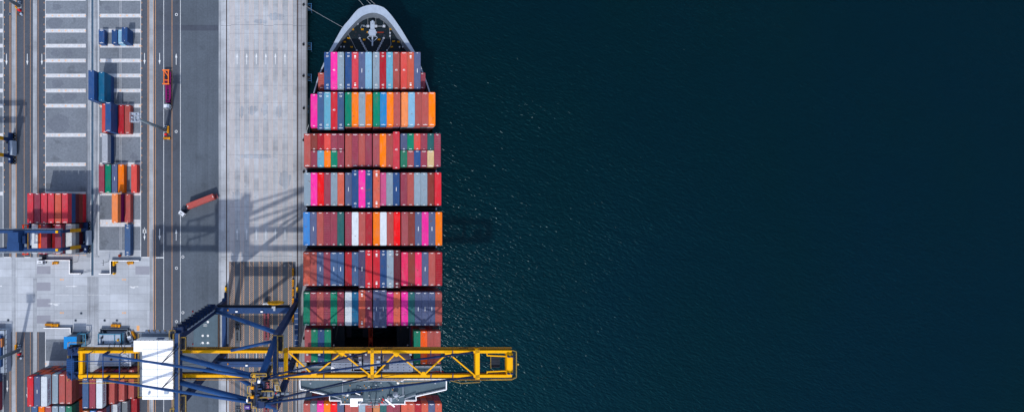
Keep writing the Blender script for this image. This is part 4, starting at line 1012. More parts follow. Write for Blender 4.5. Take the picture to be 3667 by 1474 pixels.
g.bx(46, 49.3, GS + 2.0, GN - 2.0, GH - 2.2, GH - 2.1); g.rail([(46, GS + 2, GH - 2.1), (46, GN - 2, GH - 2.1)], 1, 1, .08, 1.5); g.tube((54.5, -51.3, GH), (54.5, -51.3, GH + .4), .3, 10, 1)
g.rail([(14, GS - 1.3, GH - 1), (16, GS - 2.4, GH - 1), (32, GS - 1.4, GH - 1), (36, GS - 2.4, GH - 1), (42, GS - 2.0, GH - 1)], 1.0, 1, .08, 2)
part(g, 'tip_platform', ['dark_steel', 'rail_yellow'])
zig = [(-20.8, GN), (-12.75, GS), (-3.6, GN), (5.8, GS)], [(7.2, GS), (14.5, GN), (23.4, GS), (31.5, GN), (40.3, GS)]
for zz in zig:
    for (xa, ya), (xb, yb) in zip(zz, zz[1:]):
        sa = -1 if ya == GN else 1; sb = -1 if yb == GN else 1
        g = MB(); g.beam((xa, ya + sa * .3, GH - .1), (xb, yb + sb * .3, GH - .1), .42, .42); part(g, 'boom_brace', ['yellow'])
for x, yy, s_ in ((-3.6, GN, -1), (14.5, GN, -1), (31.5, GN, -1), (-12.75, GS, 1), (23.4, GS, 1)):
    g = MB(); g.prism([(x - 1.3, yy), (x + 1.3, yy), (x + .4, yy + s_ * 1.5), (x - .4, yy + s_ * 1.5)], GH + .01, GH + .18); part(g, 'gusset', ['yellow'])
g = MB()
for x in (-9.5, 25.8, 9.5, 33):
    g.beam((x, GS - .8, GH + .3), (x + .1, GS + 1.1, GH + .3), .3, .3); g.beam((x, GN - 1.6, GH + .3), (x, GN + .6, GH + .3), .25, .25)
part(g, 'cable_hanger', ['navy_steel'])
g = MB()
for x in (-15, -11, -.8, 4.5, 14, 19.3): g.box(x, GN - 1.2, GH - 1.2, .7, .6, .6)
part(g, 'floodlight', ['chain'])
# apex A-frame
AH = 72.0; AN, AS = Vector((-25.4, -46.8, AH)), Vector((-25.6, -54.2, AH))
tube_part('apex_post', (XW, YN + .1, TW + 1.5), AN, .95); tube_part('apex_post', (XW, YS + .1, TW + 1.5), AS, .95)
for y0, y1 in ((GN + .4, -46.9), (GS + .4, -54.0)):
    tube_part('rear_leg', (XL + .8, y0, TL + 1.5), (-28.5, y1, AH - .5), .8)
    pa, pb = Vector((-80.1, y0 - .4, 52.3)), Vector((-28.8, y1, AH + .3)); pm = pa.lerp(pb, .43)
    tube_part('backstay', pa, pm, .36); tube_part('backstay', pm, pb, .42)
    g = MB(); g.beam((-80.1, y0 - .4, GH), pa + Vector((0, 0, .3)), .5, .5); part(g, 'stay_bracket', ['navy_steel'])
    g = MB(); m_ = tuple(pm)
    g.tube((XL - .2, y0 + 3.6, TL + 2.2), m_, .12, 6); g.tube((XL + .4, y0 + 3.0, TL + 2.2), m_, .12, 6); part(g, 'stay_support', ['dark_steel'])
for yg, ya in ((GN, -47.2), (GS, -54.0)):
    tube_part('forestay', (-24.6, ya, AH), (4.9, yg, GH + .4), .26, 'navy_steel', 10)
    tube_part('forestay', (-24.4, ya - .3, AH + .3), (39.7, yg, GH + .4), .32, 'navy_steel', 10)
    g = MB()
    for t in (.3, .62, .8): 
        p_ = Vector((-24.4, ya - .3, AH + .3)).lerp(Vector((39.7, yg, GH + .4)), t); g.tube(p_ - Vector((.9, 0, -.32)), p_ + Vector((.9, 0, -.32)), .42, 8)
    part(g, 'stay_joint', ['navy_steel'])
tube_part('girder_brace', (-39.9, GN + .5, GH), (XW - 1, YN - 1.2, TW), .5)
g = MB(); g.bx(-26.9, -24.4, -55.4, -45.8, AH - 1.2, AH + 1.0); part(g, 'apex_beam', ['navy_steel'])
def ap(px, py, h): x, y = P(850 + px / 5.625, 1290 + py / 5.625, h); return (x, y)
g = MB(); a, b = ap(300, 480, AH), ap(380, 870, AH); g.bx(a[0], b[0], b[1], a[1], AH + 1.1, AH + 1.25)
a, b = ap(380, 560, AH), ap(740, 720, AH); g.bx(a[0], b[0], b[1], a[1], AH - .2, AH + .1, 2)
for k in range(7): g.box(a[0] + 1 + k * 1.3, (a[1] + b[1]) / 2 + random.uniform(-.6, .6), AH + .5, .9, random.uniform(.4, 1.6), .8, 3)
for q in ([(300, 380), (300, 490), (220, 490), (220, 625), (300, 640), (300, 680), (220, 680), (220, 815), (300, 815), (300, 920), (400, 920), (400, 1030)], [(290, 240), (600, 240), (600, 290), (290, 290), (290, 240)], [(320, 390), (385, 390), (385, 310)], [(500, 590), (730, 590), (730, 715), (470, 715)], [(400, 305), (458, 305), (458, 360)]):
    pts = [(*ap(u, v, AH + 1.2), AH + 1.2) for u, v in q]; g.rail(pts, 1.0, 1, .12, 1.5)
part(g, 'apex_platform', ['dark_steel', 'rail_yellow', 'navy_steel', 'midgrey'])
g = MB(); a, b = ap(395, 500, AH + 1.5), ap(500, 830, AH + 1.5); g.bx(a[0], b[0], b[1], a[1], AH + 1.0, AH + 1.5, 1)
for k in range(6): g.box((a[0] + b[0]) / 2 + random.uniform(-.5, .5), b[1] + .4 + k * .85, AH + 1.8, random.uniform(.4, 1.2), .45, .6, k % 2)
part(g, 'stay_anchor', ['navy_steel', 'dark_steel'])
for yy in (-47.6, -50.4, -53.2):
    g = MB(); g.tube((-24.2, yy - .15, AH + 1.0), (-24.2, yy + .15, AH + 1.0), .8, 16); part(g, 'rope_sheave', ['dark_steel'])
g = MB()
for k in range(12): g.bx(-22.6, -21.4, -48.4 - k * .55, -48.25 - k * .55, AH - 2 - k * .6, AH - 1.92 - k * .6)
g.beam((-22.6, -48.2, AH - 1.9), (-22.6, -54.8, AH - 9), .1, .1); g.beam((-21.4, -48.2, AH - 1.9), (-21.4, -54.8, AH - 9), .1, .1); part(g, 'stairway', ['rail_yellow'])
for px, py in ((298, 545), (298, 730)):
    a = ap(px, py, AH + 2); g = MB(); g.box(*a, AH + 1.8, .85, .65, 1.0, 0, -.1); part(g, 'motor_cover', ['hazard_orange'])
a = ap(785, 545, 62); g = MB(); g.box(a[0], a[1], 60.8, 1.4, 1.9, 2.4); g.box(a[0] + .2, a[1], 62.05, .7, 1.2, .1, 1); part(g, 'operator_cabin', ['chain', 'glass'])
a = ap(440, 410, AH + 2); g = MB(); g.box(*a, AH + 1.9, .65, .75, 1.4); part(g, 'electrical_box', ['roof_white']); g = MB(); a = ap(198, 795, AH + 2); g.box(*a, AH + 1.9, .35, .8, .9); part(g, 'electrical_box', ['roof_white'])
a = ap(740, 655, 66); g = MB(); g.beam((a[0] - 1.2, a[1], 66), (a[0] + .9, a[1], 66), .3, .3); part(g, 'maintenance_jib', ['safety_red'])
a, b = ap(200, 530, 60), 0
g = MB()   # ladder tower inside the A-frame
for k in range(16): g.box(XW - 1.6, -49.5 - (k % 2) * .5, TW + 1 + k, 1.3, .9, .08)
g.beam((XW - 2.2, -49, TW), (XW - 2.0, -49, AH), .12, .12); g.beam((XW - 1.0, -49, TW), (XW - 1.2, -49, AH), .12, .12); part(g, 'ladder_tower', ['dark_steel'])
tube_part('tie_tube', (-26.0, -46.4, AH - 2), (-26.0, -54.8, AH - 2), .5)
# machinery house
HZ0, HZ1 = 52.3, 57.0
h_ = MB(); ptsr = [(-68.2, -41.4), (-56.0, -41.4), (-56.0, -59.5), (-65.5, -59.5), (-65.5, -44.8), (-68.2, -44.8)]
# slope of the walls is real taper between base platform and roof
h_.prism(ptsr, HZ0, HZ1 - .25); part(h_, 'house_wall', ['roof_white'])
h_ = MB(); h_.prism([(x + (.12 if x > -60 else -.12), y + (.12 if y > -45 else -.12)) for x, y in ptsr], HZ1 - .25, HZ1); 

for i in range(8): h_.bx(-65.6, -55.9, -44.0 - i * 2.1, -43.93 - i * 2.1, HZ1, HZ1 + .05, 1)
h_.bx(-60.9, -60.8, -59.3, -41.5, HZ1 + .01, HZ1 + .07, 1)
part(h_, 'house_roof', ['roof_white', 'lightgrey'])
h_ = MB(); h_.box(-58, -57.2, HZ1 + .25, 1.2, 1.2, .5); part(h_, 'roof_hatch', ['lightgrey'])
h_ = MB(); h_.tube((-63.4, -57.6, HZ1), (-63.4, -57.6, HZ1 + .5), .4, 12); part(h_, 'roof_vent', ['lightgrey'])
h_ = MB()
for i in range(9): h_.bx(-67.7 + i * 1.4, -67.6 + i * 1.4, -41.25, -41.15, HZ1 - .3, HZ1 + .05)
for i in range(12): h_.bx(-55.86, -55.7, -59.0 + i * 1.4, -58.9 + i * 1.4, HZ1 - .3, HZ1 + .05)
part(h_, 'roof_bracket', ['dark_steel'])
h_ = MB(); h_.bx(-62, -59.8, -41.27, -41.22, 54.0, 55.4); part(h_, 'vent_panel', ['blue_steel'])
h_ = MB(); h_.bx(-68.6, -55.95, -60.5, -40.0, HZ0 - .3, HZ0); h_.rail([(-68.6, -40.0, HZ0), (-56, -40.0, HZ0)], 1.1, 1, .09, 1.5); h_.rail([(-68.6, -60.5, HZ0), (-56, -60.5, HZ0)], 1.1, 2, .1, 1.5); h_.rail([(-68.6, -60.5, HZ0), (-68.6, -40.0, HZ0)], 1.1, 2, .1, 1.5)
for i in range(6): h_.box(-65.9 + i * 1.75, -39.5, HZ0 + .3, 1.2, .8, .9, 3); h_.tube((-65.3 + i * 1.75, -39.1, HZ0 + .9), (-65.3 + i * 1.75, -39.1, HZ0 + 1.1), .22, 8, 4)
part(h_, 'house_platform', ['midgrey', 'lightgrey', 'rail_yellow', 'chain', 'dkyellow'])
for yy in (YN - 2, YS + 3):
    g = MB(); g.bx(-68, -56.0, yy - .4, yy + .4, HZ0 - 1.2, HZ0 - .31); part(g, 'house_beam', ['navy_steel'])
for xx in (-65, -59):
    g = MB(); g.bx(xx - .4, xx + .4, -57.5, -42, GH + .02, HZ0 - 2.3 if 0 else HZ0 - .31); part(g, 'house_support', ['navy_steel'])
# rear end gear and gantry frames over the back girders
g = MB(); g.bx(-95.0, -91.3, -57.5, -45.8, GH - 3.2, GH - 2.9, 0)
for s_ in (GN - .2, GS + .2):
    g.box(-92.4, s_ - (0 if s_ == GN - .2 else 0), GH - 1.6, 3.6, 2.2, 2.4, 1)
    for k in range(5): g.box(-94 + k * .8, s_ + random.uniform(-1.2, 1.2), GH - .8 + random.uniform(0, 1), .7, random.uniform(.5, 1.3), .7, 1)
g.box(-93.2, -51.8, GH - 1.6, 2.4, 4.4, 2.8, 2)
for k in range(7): g.box(-93.2, -53.7 + k * .63, GH - .15, 2.4, .1, .08, 1)
g.rail([(-95.0, -57.6, GH - 2.9), (-95.0, -44.8, GH - 2.9), (-90, -44.8, GH - 2.9)], 1.1, 3, .1, 1.5)
g.rail([(-90, -57.6, GH - 1), (-82, -57.6, GH - 1), (-56, -57.0, GH - 1)], 1.0, 3, .1, 2)
part(g, 'rear_machinery', ['dark_steel', 'navy_steel', 'blue_steel', 'rail_yellow'])
for x in (-90.7, -85.6, -80.6, -75.3):
    g = MB()
    for yy in (GN + .2, GS - .2): g.beam((x, yy, GH), (x, yy, GH + 3), .22, .22)
    g.beam((x, GN + .3, GH + 3), (x, GS - .3, GH + 3), .22, .22); part(g, 'cable_frame', ['blue_steel'])
g = MB(); g.beam((-91, -49.3, GH + 3.15), (-67, -49.3, GH + 3.15), .2, .2)
part(g, 'festoon_rail', ['blue_steel'])
g = MB()
for xx in (-77, -74.2):
    for k in range(9): g.beam((xx, -54.5 + k * .8, GH - 1.0), (xx, -53.7 + k * .8, GH - 1.0), .12, .12)
for k in range(5):
    g.beam((-77, -54.5 + k * 1.4, GH - 1), (-74.2, -53.1 + k * 1.4, GH - 1), .1, .1); g.beam((-77, -53.1 + k * 1.4, GH - 1), (-74.2, -54.5 + k * 1.4, GH - 1), .1, .1)
for k in range(4): g.beam((-81 + k * 1.7, -46.5, GH - .9), (-79.5 + k * 1.7, -44.3, GH + .6), .14, .14)
g.rail([(-82, -44.6, GH), (-73, -44.6, GH)], 1.0, 0, .1, 1.2); g.beam((-75.8, -48, GH - 1), (-75.8, -44, GH + 1.2), .2, .2); part(g, 'service_gantry', ['dark_steel'])
# trolley with cab and head block
g = MB(); TX = 5.0
g.bx(TX - 5.2, TX + 5.2, GN - 1.2, GN - .9, GH - 3.2, GH - 2.2, 1); g.bx(TX - 5.2, TX + 5.2, GS + .9, GS + 1.2, GH - 3.2, GH - 2.2, 1)
for xx in (-4.8, -1.6, 1.6, 4.8): g.bx(TX + xx - .25, TX + xx + .25, GS + .9, GN - .9, GH - 3.2, GH - 2.4, 1)
for xx, yy, w_, d_, hh, mm in ((-3.9, -50.5, 1.6, 2.2, 1.4, 1), (-3.3, -51.5, 1.2, .6, 1.7, 0), (-2.4, -50.9, .7, .7, 1.8, 0), (-4.2, -53, 2.0, .35, 1.2, 0), (3.5, -50.8, 1.1, 1.0, 1.8, 0), (3.8, -53.6, 1.4, 1.8, 1.4, 1), (2.6, -54, .5, .9, 1.9, 0), (-2.5, -49.4, .8, .3, 1.6, 0), (3.9, -49.2, .6, .6, 1.7, 0), (-4.6, -51.8, .25, 3.6, 1.6, 0), (4.6, -52, .2, 4.4, 1.6, 1), (1.4, -51.3, 1.2, 6.0, .9, 2)):
    g.box(TX + xx, yy, GH - 2.2 + hh / 2, w_, d_, hh, mm)
g.rail([(TX - 5.3, GS + 1.4, GH - 2.2), (TX - 5.3, GN - 1.4, GH - 2.2)], 1.1, 3, .08, 1); g.rail([(TX + 5.3, GS + 1.4, GH - 2.2), (TX + 5.3, GN - 1.4, GH - 2.2)], 1.1, 3, .08, 1)
part(g, 'trolley', ['chain', 'dark_steel', 'midgrey', 'rail_yellow'])
g = MB(); g.bx(TX + 5.4, TX + 7.4, -54.3, -52.2, GH - 6, GH - 3.6); part(g, 'trolley_cab', ['midgrey'])
g = MB()
for y_ in (-50.9, -51.7):
    g.tube((-22, y_, GH - .6), (50, y_, GH - .6), .05, 5); g.tube((-88, y_ + .2, GH - .6), (-22, y_ + .2, GH - .6), .05, 5)
for k in range(4): g.tube((-24, -54 + k * .5, AH), (10 + k * 5, -55 + k * .8, GH + 1), .05, 5)
for k in range(3): g.tube((-54, -42 - k * .5, TL + 1), (-26, -54 - k * .3, AH), .04, 5)
part(g, 'hoist_rope', ['dark_steel'])
# cable reel
x_, y_ = P(987.7, 1098, 15); g = MB()
n = 24
for rr in (3.1, 1.2):
    for i in range(n):
        a, b = 2 * pi * i / n, 2 * pi * (i + 1) / n
        g.beam((x_ + rr * cos(a), YN + 2.6, 15 + rr * sin(a)), (x_ + rr * cos(b), YN + 2.6, 15 + rr * sin(b)), .25 if rr > 2 else .2, .8 if rr > 2 else .4)
for i in range(12):
    a = 2 * pi * i / 12; g.beam((x_, YN + 2.6, 15), (x_ + 3.1 * cos(a), YN + 2.6, 15 + 3.1 * sin(a)), .15, .3)
part(g, 'cable_reel', ['yellow'])
g = MB(); g.box(x_, YN + 1.0, 18.3, .85, 1.7, .9); g.box(x_ - .8, YN + 1.4, 18.2, .5, .8, .6); part(g, 'reel_motor', ['chain'])
# ================================================================ YARD GANTRY CRANES
XR, XLL = -115.0, -139.0; RH = 21.5
def make_rtg(label):
    t = thing('yard_gantry_crane', label, 'gantry crane', (-127, -12.6, 0), 0, 'yard gantry cranes')
    def L(x, y): return (x + 127, y + 12.6)
    for yg in (-9.2, -16.2):
        g = MB(); x0, x1 = L(XLL - 1.5, 0)[0], L(XR + 1.2, 0)[0]; yy = yg + 12.6; g.bx(x0, x1, yy - .55, yy + .55, RH - 1.6, RH); g.build('girder', ['rtg_blue'], t)
        g = MB(); g.bx(x0, x1, yy + .56, yy + 1.2, RH - 1.4, RH - 1.3) if yg > -12 else g.bx(x0, x1, yy - 1.2, yy - .56, RH - 1.4, RH - 1.3)
        e = yy + (1.2 if yg > -12 else -1.2); g.rail([(x0, e, RH - 1.3), (x1, e, RH - 1.3)], 1.1, 1, .09, 2); g.build('walkway', ['midgrey', 'lightgrey'], t)
        for xx in (XR, XLL):
            lx = L(xx, 0)[0]
            g = MB(); s_ = 1 if yg > -12 else -1
            g.beam((lx, yy, RH - 1.6), (lx, yy, 14.2), 1.0, 1.2); g.beam((lx, yy, 7.0), (lx, yy, 2.2), 1.2, 1.4); g.build('upper_leg', ['navy_steel'], t)
            g = MB(); g.beam((lx, yy, 14.2), (lx, yy, 7.0), 1.25, 1.4); g.build('lower_leg', ['dkyellow'], t)
            g = MB(); g.box(lx, yy - s_ * 0, RH + .25, .9, .9, .5); g.build('end_cap', ['yellow'], t)
    for xx in (XR, XLL):
        lx = L(xx, 0)[0]; g = MB(); g.bx(lx - .55, lx + .55, -6.5, 6.5, 1.6, 3.0); g.build('sill_beam', ['navy_steel'], t)
        for sy in (-1, 1):
            g = MB()
            for k in (-2.6, -1.0, .9, 2.4):
                yc = sy * 4.0 + k * .85; 
                for dx_ in (-.6, .6): g.tube((lx + dx_ - .22, yc, .72), (lx + dx_ + .22, yc, .72), .7, 14); g.tube((lx + dx_ - .24, yc, .72), (lx + dx_ + .24, yc, .72), .32, 10, 1)
            g.build('wheel_set', ['black', 'chain'], t)
        g = MB(); g.bx(lx + .6, lx + 1.7, -3.2, 3.0, 1.0, 3.6); g.build('power_unit', ['lightgrey'], t)
        g = MB()
        for k in range(10): g.box(lx + random.uniform(-1, 1.4), random.uniform(-5.5, 5.5), 3.2, .5, random.uniform(.4, 1.4), .5, k % 3)
        g.build('pipework', ['navy_steel', 'dark_steel', 'lightgrey'], t)
    g = MB(); x0, x1 = L(P(29, 0, 24)[0], 0)[0], L(P(67, 0, 24)[0], 0)[0]
    g.bx(x0, x1, -.4, 3.4, RH + .1, RH + 2.8); g.bx(x0 - .5, x1, -3.9, -.45, RH + .1, RH + 2.4); g.build('trolley_house', ['rtg_blue'], t)
    g = MB(); g.bx(x1, x1 + 2.4, -3.2, 2.9, RH - .2, RH + .1); g.box(x1 + 1.1, .4, RH + .7, 1.2, 3, 1.2); g.box(x1 + 1.6, -1.8, RH + .6, .8, 1.2, 1, 1); g.rail([(x1 + 2.5, -3.2, RH + .1), (x1 + 2.5, 2.9, RH + .1)], 1, 2, .1, 2)
    g.build('trolley', ['navy_steel', 'midgrey', 'dkyellow'], t)
    g = MB(); xs = L(-131.4, 0)[0]; 
    for dx_ in (-.9, .9): g.bx(xs + dx_ - .2, xs + dx_ + .2, -6.0, 6.0, 15.7, 16.1)
    for sy in (-1, 1): g.bx(xs - 1.3, xs + 1.3, sy * 6.05, sy * 5.75, 15.6, 16.2)
    for k in (-2.4, -.8, .8, 2.4): g.bx(xs - .9, xs + .9, k - .15, k + .15, 15.7, 16.1)
    g.build('spreader', ['red_steel'], t)
    g = MB(); g.bx(xs - .7, xs + .7, -1.8, 1.8, 16.2, 17.0); g.build('head_block', ['dark_steel'], t)
    g = MB()
    for dx_ in (-.7, .7):
        for sy in (-1.5, 1.5): g.tube((xs + dx_, sy, 17.0), (xs + dx_ * .6, sy, RH - .2), .04, 5)
    g.build('hoist_rope', ['dark_steel'], t)
    g = MB(); xx = L(P(222, 0, RH)[0], 0)[0]; g.beam((xx, -3.3, RH + .2), (xx, 3.2, RH + .2), .16, .16); g.box(xx - .3, 2.2, RH + .3, .5, 1.0, .5); g.build('cross_tie', ['navy_steel'], t)
    return t
rtg = make_rtg('blue rubber tyred gantry crane straddling the stacks at left')
r2 = copy_tree(rtg); r2.location = (-127 - 32.6, 26.0, 0); r2['label'] = 'second blue gantry crane cut off by the left frame edge'
# ================================================================ VEHICLES
def wheels(mb, pts, r=.5, w=.32, mi=0):
    for x, y in pts: mb.tube((x - w / 2, y, r), (x + w / 2, y, r), r, 14, mi); mb.tube((x - w / 2 - .01, y, r), (x + w / 2 + .01, y, r), r * .45, 10, mi + 1)
def tractor(t, cabmat='cab_white', num=None, rz=0, off=(0, 0)):
    """cab faces +y of the thing; origin at the cab centre"""
    g = MB(); g.prism([(-1.2, -.85), (1.2, -.85), (1.2, .55), (1.05, .95), (-1.05, .95), (-1.2, .55)], .75, 3.0); cab = g.build('cab', [cabmat], t)
    g = MB(); g.bx(-1.0, 1.0, .97, 1.0, 1.7, 2.6); g.bx(-1.24, -1.205, -.3, .5, 1.7, 2.5); g.bx(1.205, 1.24, -.3, .5, 1.7, 2.5); g.rect(-1.0, 1.0, .62, .86, 3.006); g.build('windscreen', ['glass'], cab)
    g = MB()
    for s_ in (-1, 1): g.box(s_ * 1.42, .85, 2.2, .16, .12, .7); g.beam((s_ * 1.2, .8, 2.5), (s_ * 1.42, .85, 2.5), .05, .05)
    g.build('mirror', ['black'], cab)
    g = MB(); g.bx(-.45, .45, -4.6, .9, .62, .9); g.bx(-1.1, 1.1, -1.35, -.9, .8, 2.1); g.tube((0, -3.2, .9), (0, -3.2, 1.15), .6, 14); g.bx(-1.2, -.6, -2.3, -1.4, .5, 1.1); g.build('chassis', ['dark_steel'], t)
    g = MB(); wheels(g, [(-1.0, .2), (1.0, .2), (-.95, -3.0), (.95, -3.0), (-.95, -4.0), (.95, -4.0)]); g.build('wheels', ['black', 'midgrey'], t)
    if num: text(num, 1.05, (0, -.1, 3.02), (0, 0, 0), 'blacktext' if cabmat == 'cab_white' else 'mark', cab)
def trailer(parent, y0, L, mat, rails=True):
    """a skeletal trailer running from y0 to y0-L"""
    g = MB()
    for s_ in (-.55, .55): g.bx(s_ - .14, s_ + .14, y0 - L, y0, .95, 1.3)
    n = int(L / 1.15)
    for i in range(n + 1): yy = y0 - i * L / n; g.bx(-.5, .5, yy - .1, yy + .1, 1.0, 1.25)
    for yy in (y0 - .2, y0 - L * .5, y0 - L + .2): g.bx(-1.22, 1.22, yy - .18, yy + .18, 1.05, 1.36)
    for s_ in (-1, 1): g.bx(s_ * .72, s_ * 1.2, y0 - L + .3, y0 - 1.2 if rails else y0 - L * .5, 1.1, 1.24)
    f = g.build('trailer', [mat], parent)
    g = MB(); wheels(g, [(s_ * .95, y0 - L + k) for s_ in (-1, 1) for k in (1.2, 2.4, 3.6)]); g.build('trailer_wheels', ['black', 'midgrey'], f)
    return f
# A: truck with a red container, turning in the wide lane
x, y = P(649, 764, 3.0)
t = thing('container_truck', 'white tractor unit turning with a brick red container on its trailer', 'truck', (x, y, 0), R(180 - 33 - 4))
tractor(t, 'cab_white', '68')
c1, c2 = Vector(P(764.2, 702.6, 4.1)), Vector(P(669, 739.5, 4.1)); ctr = (c1 + c2) / 2; ang = atan2(c2.y - c1.y, c2.x - c1.x) - pi / 2
dl = Vector((ctr.x - x, ctr.y - y)); rr = -t.rotation_euler.z; lx, ly = dl.x * cos(rr) - dl.y * sin(rr), dl.x * sin(rr) + dl.y * cos(rr)
hold = link('trailer_bed', MB().bx(-.3, .3, -.2, .2, 1.0, 1.1).mesh('trailer_bed', ['maroon_steel']), t); hold.location = (lx, ly, 0); hold.rotation_euler = (0, 0, ang - t.rotation_euler.z)
g = MB()
for s_ in (-.55, .55): g.bx(s_ - .14, s_ + .14, -6.6, 6.2, .95, 1.3)
for k in range(11): g.bx(-.5, .5, -6.3 + k * 1.22, -6.1 + k * 1.22, 1.0, 1.25)
for yy in (-5.9, 0, 5.9): g.bx(-1.22, 1.22, yy - .2, yy + .2, 1.05, 1.38)
g.bx(-1.1, 1.1, -7.1, -6.7, .8, 1.4); g.build('trailer_frame', ['maroon_steel'], hold)
g = MB(); wheels(g, [(s_ * .95, -5.4 + k) for s_ in (-1, 1) for k in (0, 1.2, 2.4)]); g.build('trailer_wheels', ['black', 'midgrey'], hold)
container(ctr.x, ctr.y, 1.42, 12.19, 2.6, 'brick', 'brick red container riding on the turning truck trailer', 'plain', False, 'yard containers', ang)
# B: purple trailer with orange spreader
x, y = P(595, 380, 3.0)
t = thing('terminal_truck', 'white cab truck with plum trailer carrying an orange spreader', 'truck', (x + .1, y, 0), pi)
tractor(t, 'cab_white'); trailer(t, -2.0, 13.2, 'plum_steel')
sprd = thing('container_spreader', 'orange steel spreader frame lying on the plum trailer', 'spreader', (P(593.5, 0, 2.5)[0], P(0, 275, 2.5)[1], 1.4))
g = MB()
for s_ in (-.95, .95): g.bx(s_ - .17, s_ + .17, -3.0, 3.0, .25, .8)
for yy in (-2.95, 2.95): g.bx(-1.55, 1.35, yy - .22, yy + .22, .3, .9)
for yy in (-1.3, .7): g.bx(-.8, .8, yy - .14, yy + .14, .35, .7)
g.beam((-.9, 2.8, .6), (.6, .8, .6), .3, .3); g.build('frame', ['orange_steel'], sprd)
g = MB()
for sx in (-1.5, 1.3):
    for sy in (-3.0, 3.0): g.box(sx, sy, .35, .35, .35, .7)
g.build('twistlock', ['rustred'], sprd)
g = MB(); g.box(0, 0.2, .55, 1.0, 1.4, .5); g.build('head_block', ['dark_steel'], sprd)
# C: 87 truck under the crane
x, y = P(951, 1091, 3.0)
t = thing('terminal_truck', 'white cab truck numbered 87 with maroon trailer under the quay crane', 'truck', (x, y, 0)); tractor(t, 'cab_white', '87'); trailer(t, -2.6, 13.0, 'maroon_steel')
x, y = P(951, 1352, 3.0)
t = thing('terminal_truck', 'truck with maroon trailer queuing under the crane apex', 'truck', (x, y, 0)); tractor(t, 'cab_white', '36'); trailer(t, -2.6, 13.0, 'maroon_steel')
x, y = P(885, 1457, 3.0)
t = thing('terminal_truck', 'purple cab truck numbered 104 at the bottom edge', 'truck', (x, y, 0)); tractor(t, 'cab_purple', '104'); trailer(t, -2.6, 13.0, 'grey_steel')
x, y = P(142, 939, 3.0)
t = thing('terminal_truck', 'white cab truck with a dark trailer leaving the yard gantry', 'truck', (x, y, 0), pi); tractor(t, 'cab_white', '66'); trailer(t, -2.6, 9.0, 'dark_steel')
for u, v, lab in ((850.5, 1138, 'grey skeletal trailer parked alone under the quay crane'), (850.5, 1462, 'grey skeletal trailer cut by the bottom edge, left of purple cab')):
    x, y = P(u, v, 1); t = thing('parked_trailer', lab, 'trailer', (x, y, 0)); f = trailer(t, 0, 10.8, 'grey_steel')
    g = MB()
    for yy in (-2.6, -4.6):
        for xx in (-.5, .5): g.box(xx, yy, 1.32, .6, .75, .12)
    g.build('deck_plate', ['black'], t); g = MB(); g.box(-.6, -.8, .5, .15, .15, 1.0); g.box(.6, -.8, .5, .15, .15, 1.0); g.build('landing_gear', ['dark_steel'], t)
# white pickup
x, y = P(463, 1205, 1.2)
t = thing('pickup_truck', 'white pickup parked at a slant beside the plant fence', 'pickup', (x, y, 0), R(180 + 18))
g = MB(); g.prism([(-.9, -2.5), (.9, -2.5), (.92, 1.6), (.75, 2.5), (-.75, 2.5), (-.92, 1.6)], .45, .95); g.prism([(-.8, -.4), (.8, -.4), (.72, 1.2), (-.72, 1.2)], .95, 1.65); g.build('body', ['cab_white'], t)
g = MB(); g.bx(-.75, .75, -2.35, -.5, .952, .96); g.bx(-.68, .68, 1.0, 1.5, .96, 1.3); g.bx(-.82, .82, 0, .6, 1.15, 1.5); g.build('window', ['glass'], t)
g = MB(); wheels(g, [(-.85, -1.6), (.85, -1.6), (-.85, 1.6), (.85, 1.6)], .36, .24); g.build('wheels', ['black', 'midgrey'], t)
# ================================================================ YARD BUILDINGS AND FIXTURES
# hatch cover laid on the quay
x0, y0 = P(693, 1125, 1); x1, y1 = P(779, 1247, 1)
t = thing('ship_hatch_cover', 'grey green hatch cover with white discs lying between crane legs', 'hatch cover', ((x0 + x1) / 2, (y0 + y1) / 2, 0))
w_, d_ = (x1 - x0), (y0 - y1); g = MB(); g.bx(-w_ / 2, w_ / 2, -d_ / 2, d_ / 2, .3, 1.0)
for k in range(4): g.bx(-w_ / 2 + k * w_ / 3 - .001 * k, -w_ / 2 + k * w_ / 3 + .12, -d_ / 2, d_ / 2, 1.0, 1.03)
g.build('panel', ['deckgreen'], t)
g = MB(); g.bx(w_ / 2 + .02, w_ / 2 + .6, -d_ / 2 + .4, d_ / 2, .1, .8); g.build('edge_beam', ['railbrown'], t)
for u, v in ((744.5, 1151.5), (726, 1200.5), (744.5, 1200.5), (726, 1226), (744.5, 1226)):
    a = P(u, v, 1); g = MB(); g.tube((a[0] - t.location.x, a[1] - t.location.y, 1.03), (a[0] - t.location.x, a[1] - t.location.y, 1.06), .48, 16); g.tube((a[0] - t.location.x, a[1] - t.location.y, 1.06), (a[0] - t.location.x, a[1] - t.location.y, 1.07), .13, 10, 1); g.build('lashing_socket', ['mark', 'dark_steel'], t)
a = P(735, 1163, 1); text('AARE', .6, (a[0] - t.location.x, a[1] - t.location.y + .33, 1.04), (0, 0, 0), 'mark', t); text('DELBY', .6, (a[0] - t.location.x, a[1] - t.location.y - .33, 1.04), (0, 0, 0), 'mark', t)
a = P(737, 1228.5, 1); text('10   "EU  --  "30"  10', .5, (a[0] - t.location.x - .4, a[1] - t.location.y, 1.04), (0, 0, 0), 'mark', t)
for lab, u, v in (('red safety cone left of the hatch cover', 691.5, 1230.5), ('red safety cone up beside the crane stair leg', 690.5, 1114)):
    a = P(u, v); t = thing('traffic_cone', lab, 'cone', (*a, 0)); g = MB(); g.box(0, 0, .03, .7, .7, .06); g.build('base', ['black'], t); g = MB(); g.tube((0, 0, .06), (0, 0, .95), .28, 12, 0, .05); g.build('body', ['safety_red'], t)
